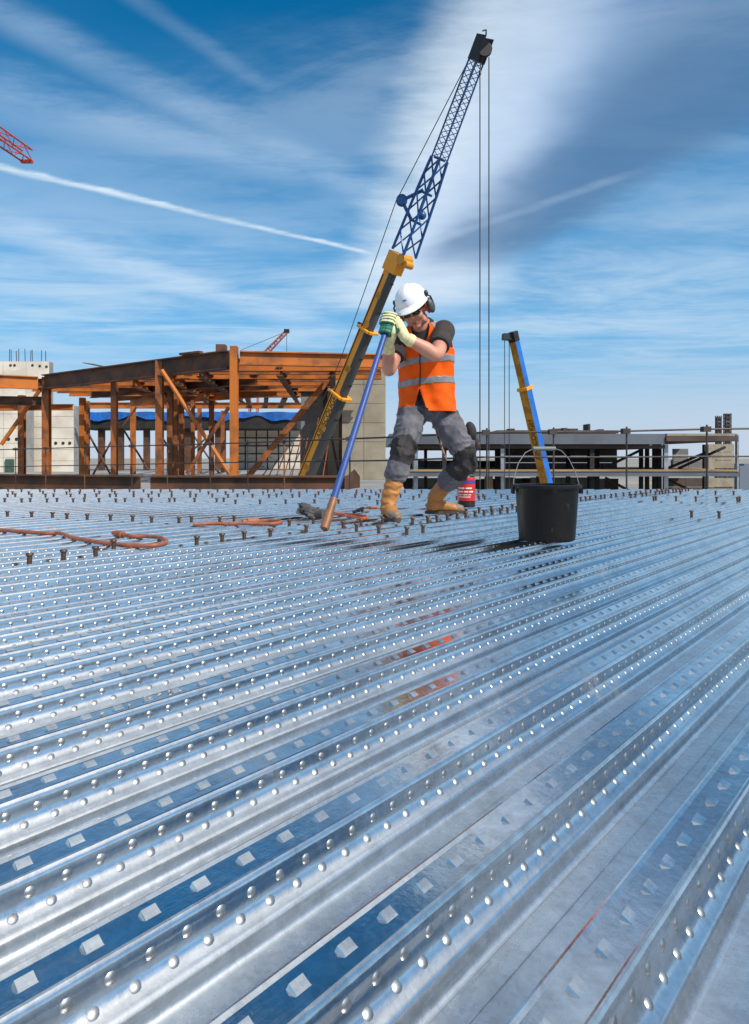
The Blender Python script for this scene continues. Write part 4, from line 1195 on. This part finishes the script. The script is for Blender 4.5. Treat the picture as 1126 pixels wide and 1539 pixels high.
# trousers
tr = MB()
loft(tr, [at(642, 632, 4.60), at(642, 620, 4.60), at(642, 604, 4.60), at(642, 592, 4.59)], [(.11, .10), (.160, .125), (.170, .132), (.160, .122)], RGT)
for hip, kn, an, f in ((hip_l, kn_l, an_l, .55), (hip_r, kn_r, an_r, .47)):
    limb(tr, [hip, hip.lerp(kn, .5), kn, kn.lerp(an, .4), kn.lerp(an, f)], [.094, .086, .072, .072, .072], .010, 18)
trm = remesh(tr, .0075, 3, 'trousers')
def folds(me, legs, amp):
    for v in me.vertices:
        p = v.co; best = None
        for a, c in legs:
            d = c - a; t = max(0, min(1, (p - a).dot(d) / d.length_squared)); q = a + d * t; r = (p - q).length
            if best is None or r < best[0]: best = (r, t, q, d.length)
        r, t, q, L = best
        n = (p - q).normalized() if r > 1e-4 else Vector((0, 0, 1))
        ph = t * L * 74 + 2.2 * mnoise.noise(p * 9) * 3 + math.atan2(n.x, n.y) * 1.2
        wgt = .45 + .9 * abs(t - .5) * 1.6
        v.co = p + n * (amp * wgt * (1 - 2 * abs(math.sin(ph * .5)) ** .6) * (.35 + .65 * abs(mnoise.noise(p * 7 + Vector((3, 3, 3)))) * 2) + amp * .7 * mnoise.noise(p * 17))
    me.update()
folds(trm, [(hip_l, kn_l), (kn_l, an_l), (hip_r, kn_r), (kn_r, an_r)], .0150)
to = link('trousers', trm, M_TROUS, worker); trm.materials.append(M_KNEE)
for pol in trm.polygons:
    c = Vector(pol.center); n = Vector(pol.normal)
    for hip, kn, an, up_, dn in ((hip_l, kn_l, an_l, .09, .20), (hip_r, kn_r, an_r, .075, .10)):  # left knee panel reaches lower, painting the shaded shin dark as well
        d = an - kn; t = (c - kn).dot(d.normalized()); d2 = (hip - kn).normalized(); t2 = (c - kn).dot(d2)
        near = (c - kn).length < .16
        if near and t2 < up_ * .62 + .02 * mnoise.noise(c * 20) and t < dn and n.y < .35: pol.material_index = 1
# hi-vis vest
VR = [(0, 641, 620, 4.60, .200, .152), (.2, 641, 597, 4.585, .192, .148), (.45, 641, 565, 4.56, .186, .142), (.7, 641, 532, 4.52, .188, .142),
      (.84, 640, 510, 4.49, .188, .128), (.94, 638, 496, 4.475, .150, .098), (1.0, 636.5, 488, 4.465, .105, .068)]
def vring(t):
    for i in range(len(VR) - 1):
        if t <= VR[i + 1][0] or i == len(VR) - 2:
            a, b_ = VR[i], VR[i + 1]; g = max(0, min(1, (t - a[0]) / (b_[0] - a[0]))); break
    return [a[j] + (b_[j] - a[j]) * g for j in range(1, 6)]
def vest_pt(phi, t, off=0.0):
    x, y, Y, rx, ry = vring(t); c = at(x, y, Y)
    e = 1.0
    s_, co = math.sin(phi), math.cos(phi)
    p = c + RGT * (rx * s_) + FWD * (ry * co)
    n = (RGT * (s_ / rx) + FWD * (co / ry)).normalized()
    w = .013 * mnoise.noise(Vector((phi * 2.2, t * 7, 3))) + .007 * math.sin(phi * 7 + t * 9 + 2 * mnoise.noise(Vector((phi, t * 3, 0)))) * (1 - t)
    low_ = max(0, .10 - t) / .10
    return p + n * (w + off + .006 * low_)
def in_vest(phi, t):
    a = abs(phi)
    if t < .03 and a < .62: return False if t < .03 * (1 - 0) and a < .30 else True
    op = .26 * max(0, (.28 - t) / .28) + .22 * max(0, (.05 - t) / .05) ** 2                   # front flaps part below
    if a < op: return False
    if t > .74:                                           # armholes
        f = (t - .74) / .26
        if .98 + .04 * f < a < 2.15: return False
    if t > .72:                                           # open neck
        f = (t - .72) / .28
        if a < .10 + .42 * f: return False
    return True
NPH, NT = 240, 120
def vest_grid(name, mat, test, off, par, thick=.004):
    idx, vs, fs = {}, [], []
    def vid(i, j):
        k = (i % NPH, j)
        if k not in idx:
            idx[k] = len(vs); vs.append(vest_pt(-math.pi + 2 * math.pi * (i % NPH) / NPH, j / NT, off))
        return idx[k]
    for i in range(NPH):
        for j in range(NT):
            ph, t = -math.pi + 2 * math.pi * (i + .5) / NPH, (j + .5) / NT
            if in_vest(ph, t) and test(ph, t): fs.append((vid(i, j), vid(i + 1, j), vid(i + 1, j + 1), vid(i, j + 1)))
    me = bpy.data.meshes.new(name); me.from_pydata([tuple(v) for v in vs], [], fs)
    o = bpy.data.objects.new(name, me); COL.objects.link(o)
    sm = o.modifiers.new('s', 'SMOOTH'); sm.iterations = 2 if off == 0 else 1
    so = o.modifiers.new('t', 'SOLIDIFY'); so.thickness = thick; so.offset = 1
    dg = bpy.context.evaluated_depsgraph_get(); out = bpy.data.meshes.new_from_object(o.evaluated_get(dg)); bpy.data.objects.remove(o)
    out.shade_smooth(); out.name = name
    return link(name, out, mat, par)
vest = vest_grid('vest', M_VEST, lambda p, t: True, 0, worker)
def tilt(p, t): return t - .028 * math.sin(p) * (1 if abs(p) < 1.6 else .6)
vest_grid('reflective_band', M_TAPE, lambda p, t: .565 < tilt(p, t) < .640, .005, vest, .002)
vest_grid('reflective_band', M_TAPE, lambda p, t: .325 < tilt(p, t) < .400, .005, vest, .002)
for sgn in (-1, 1):
    vest_grid('reflective_brace', M_TAPE, lambda p, t: tilt(p, t) >= .640 and .60 < sgn * p < .84, .005, vest, .002)
# zip line
zp = [vest_pt(0.012 + (.335 * max(0, (.30 - t) / .30)) * .0, t, .010) for t in np.linspace(.30, .73, 24)]
MB().tube(zp, .0035, 6).build('zip', M_BLACK, vest)
# helmet
hel = MB(); n_, m_ = 40, 14; vs, fs = [], []
def hel_r(an):   # front is +b
    return .108 + .0, .135
for i in range(m_ + 1):
    th = R(90) * i / m_
    for k in range(n_):
        an = 2 * math.pi * k / n_
        r_ = math.cos(th) ** .82; z = .108 * math.sin(th)
        ridge = .005 * math.exp(-((math.cos(an)) / .22) ** 2) * math.sin(th)
        vs.append(hp(.106 * r_ * math.cos(an), -.008 + .130 * r_ * math.sin(an), .052 + z + ridge))
for i in range(m_):
    for k in range(n_): fs.append((i * n_ + k, i * n_ + (k + 1) % n_, (i + 1) * n_ + (k + 1) % n_, (i + 1) * n_ + k))
hel.add(vs, fs)
vs, fs = [], []
for i, (g, z) in enumerate(((0, .054), (.6, .046), (1, .038), (.98, .034), (.4, .040), (-.1, .046))):
    for k in range(n_):
        an = 2 * math.pi * k / n_; fr = max(0, math.sin(an))
        ex = .010 + .045 * fr ** 2.2
        vs.append(hp((.106 + ex * .6 * g) * math.cos(an), -.008 + .130 * math.sin(an) + ex * g * math.sin(an) * 1.0, z - .012 * fr ** 2 * max(g, 0)))
for i in range(5):
    for k in range(n_): fs.append((i * n_ + k, (i + 1) * n_ + k, (i + 1) * n_ + (k + 1) % n_, i * n_ + (k + 1) % n_))
hel.add(vs, fs)
ho = hel.build('helmet', M_HELMET, worker, smooth=60)
MB().box((-.012, -.002, -.006), (.012, .002, .006), Matrix.Translation(hp(0, .122, .100)) @ HM.to_4x4() @ Matrix.Rotation(R(-38), 4, 'X')).build('badge', M_CBLUE2, ho)
for s_ in (-1, 1):
    cup = MB(); cup.ell(hp(s_ * .112, -.006, -.012), .026, .040, .052, HM, 20, 12)
    eo = cup.build('ear_defender', M_EAR, worker, smooth=True)
    MB().ell(hp(s_ * .090, -.006, -.012), .014, .038, .049, HM, 20, 10).build('cushion', M_CUSH, eo, smooth=True)
    MB().tube([hp(s_ * .112, -.006, .06), hp(s_ * .131, -.006, .045), hp(s_ * .134, -.006, .0)], .006, 8).ell(hp(s_ * .112, -.006, .072), .012, .020, .022, HM, 12, 8).build('cup_arm', M_BLACK, eo, smooth=True)
gl_ = MB()
for s_ in (-1, 1):
    gl_.ell(hp(s_ * .034, .086, -.004), .031, .014, .019, Matrix.Rotation(0, 3, 'Z') @ HM, 18, 10)
    gl_.tube([hp(s_ * .060, .072, .002), hp(s_ * .078, .01, .002)], .004, 6)
gl_.tube([hp(-.012, .100, .002), hp(.012, .100, .002)], .004, 6)
gl_.build('safety_glasses', M_LENS, worker, smooth=True)

# gloves: fingers wrapped round the head of the pole
px_ = Vector((1, 0, 0)); px_ = (px_ - pd * px_.dot(pd)).normalized(); py_ = pd.cross(px_).normalized()   # py_ points away from the camera
def around(ang, r, h): return pt + pd * h + px_ * (math.cos(R(ang)) * r) + py_ * (math.sin(R(ang)) * r)
def glove(hs, rad, wr, el, a0, ends, palm_a, thumb, name, green):
    g = MB()
    for i, (h, e) in enumerate(zip(hs, ends)):
        aa = np.linspace(a0, e, 7)
        pts = [around(a, rad + (.010 if 0 < k < 6 else .004) + .004 * math.sin(k * 1.7), h - .004 * k * .3) for k, a in enumerate(aa)]
        rr = [.0112, .0116, .0106, .0108, .0100, .0098, .0085]
        for k in range(6): loft(g, [pts[k], pts[k + 1]], [rr[k], rr[k + 1]], pd, 10); 
        for k in range(7): g.ell(pts[k], rr[k] * 1.02, rr[k] * 1.02, rr[k] * 1.02, None, 10, 7)
    hm = sum(hs) / len(hs)
    pc_ = around(palm_a, rad + .016, hm)
    wd = (wr - el).normalized()
    g.ell(pc_, .020, .034, .043, Matrix((px_, py_, pd)).transposed(), 16, 10)
    root = around(a0, rad + .012, hm)
    loft(g, [wr - wd * .035, wr, wr.lerp(pc_, .55), pc_, root], [.039, .0345, .036, .036, .026], pd, 16)
    th = [around(a, rad + r_, h) for a, r_, h in thumb]
    for k in range(len(th) - 1): loft(g, [th[k], th[k + 1]], [.0155 - .0015 * k, .0140 - .0012 * k], pd, 10)
    for k in range(len(th)): g.ell(th[k], .0150 - .0013 * k, .0150 - .0013 * k, .0150 - .0013 * k, None, 10, 7)
    me = remesh(g, .0026, 2, 'glove')
    o = link('glove', me, M_CREAM, worker); me.materials.append(M_GREEN)
    for pol in me.polygons:
        if green(Vector(pol.center), Vector(pol.normal)): pol.material_index = 1
    # knitted cuff rib
    cf = MB(); loft(cf, [wr - wd * .058, wr - wd * .045, wr - wd * .020], [.038, .0405, .0395], pd, 18)
    cf.build('cuff', M_CREAM, o, smooth=50)
    return o
glove([-.072, -.050, -.028, -.006], .022, wr_r, el_r, -12, [-205, -222, -216, -196], 8, [(40, .014, -.005), (95, .014, .006), (150, .012, .012)], 'glove',
      lambda c, n: (c - pt).dot(pd) > -.088 and ((c - around(8, .03, -.04)).dot(px_) < .012 or n.y > .3))
glove([-.012, .010, .031, .051], .036, wr_l, el_l, -25, [-190, -205, -200, -182], 0, [(60, .012, .03), (110, .010, .045), (160, .006, .050)], 'glove',
      lambda c, n: (n.dot(pd) < -.35 and (c - wr_l).length > .05) or ((c - pt).dot(px_) < -.052 and n.z < .25))

# boots
def boot(an, kn, direc, f_top, name):
    d = Vector((direc[0], direc[1], 0)).normalized(); lat = Vector((-d.y, d.x, 0))
    heel = Vector((an.x, an.y, 0)) - d * .055
    g = MB()
    top = kn.lerp(an, f_top)
    loft(g, [top, top.lerp(an, .5), an, Vector((an.x, an.y, .075)) , Vector((an.x, an.y, .03))], [.064, .058, .052, .056, .050], lat, 20)
    fp = [heel + d * x + Vector((0, 0, z)) for x, z in ((-.005, .045), (.03, .052), (.10, .060), (.16, .048), (.215, .040), (.252, .036), (.268, .030))]
    loft(g, fp, [(.022, .022), (.038, .038), (.042, .045), (.046, .034), (.048, .031), (.036, .026), (.012, .012)], lat, 20)
    me = remesh(g, .0055, 4, 'boot')
    for v in me.vertices:
        if v.co.z < .012: v.co.z = .012
        else:
            n = mnoise.noise(v.co * 26); v.co = v.co + (v.co - Vector((an.x, an.y, v.co.z))).normalized() * .0035 * math.sin(v.co.z * 120 + 3 * n)
    o = link('boot', me, M_BOOT, worker); me.materials.append(M_TOE)
    for pol in me.polygons:
        if (Vector(pol.center) - heel).dot(d) > .205 + .012 * mnoise.noise(Vector(pol.center) * 40): pol.material_index = 1
    ol = []
    for k in range(28):
        a = 2 * math.pi * k / 28; x = .132 - .146 * math.cos(a); wv = (.040 + .010 * math.exp(-((x - .20) / .06) ** 2)) * math.sin(a) * (abs(math.sin(a)) ** -.25 if abs(math.sin(a)) > .05 else 1)
        ol.append(heel + d * x + lat * wv)
    n = len(ol)
    MB().add([p + Vector((0, 0, z)) for z in (.0015, .022) for p in ol], [tuple(range(n))[::-1], tuple(range(n, 2 * n))] + [(k, (k + 1) % n, (k + 1) % n + n, k + n) for k in range(n)]).build('sole', M_SOLE, o, smooth=40)
    for s_ in (-1, 1):
        q = top + lat * s_ * .058 - (an - top).normalized() * .012 - d * .02
        MB().bar(q, q + Vector((0, 0, -.045)), .022, .006, up=lat).build('pull_tab', M_BOOT, o)
boot(an_r, kn_r, (0.22, -0.97), .40, 'boot')
boot(an_l, kn_l, (0.98, 0.10), .46, 'boot')
# pouch and lanyard at the belt
po = MB().ell(at(708, 648, 4.74), .04, .035, .07, Matrix.Rotation(R(-12), 3, 'Y'), 18, 12); po.ell(at(715, 668, 4.74), .028, .03, .05)
po.build('tool_pouch', M_KNEE, worker, smooth=True)
MB().ell(at(719, 667, 4.73), .010, .010, .018).build('tool_tip', M_RED, worker, smooth=True)
MB().tube(smooth_path([at(652, 628, 4.70), at(657, 650, 4.74), at(664, 672, 4.75), at(670, 690, 4.74)]), .009, 8).build('lanyard', material('patterned_webbing', (0.34, 0.22, 0.13), .8, 0, scale=60, col2=(0.06, .045, .035), contrast=(.45, .55)), worker, smooth=True)
MB().tube([at(657, 622, 4.66), at(652, 628, 4.70)], .012, 8).build('lanyard_clip', M_STEELDK, worker)
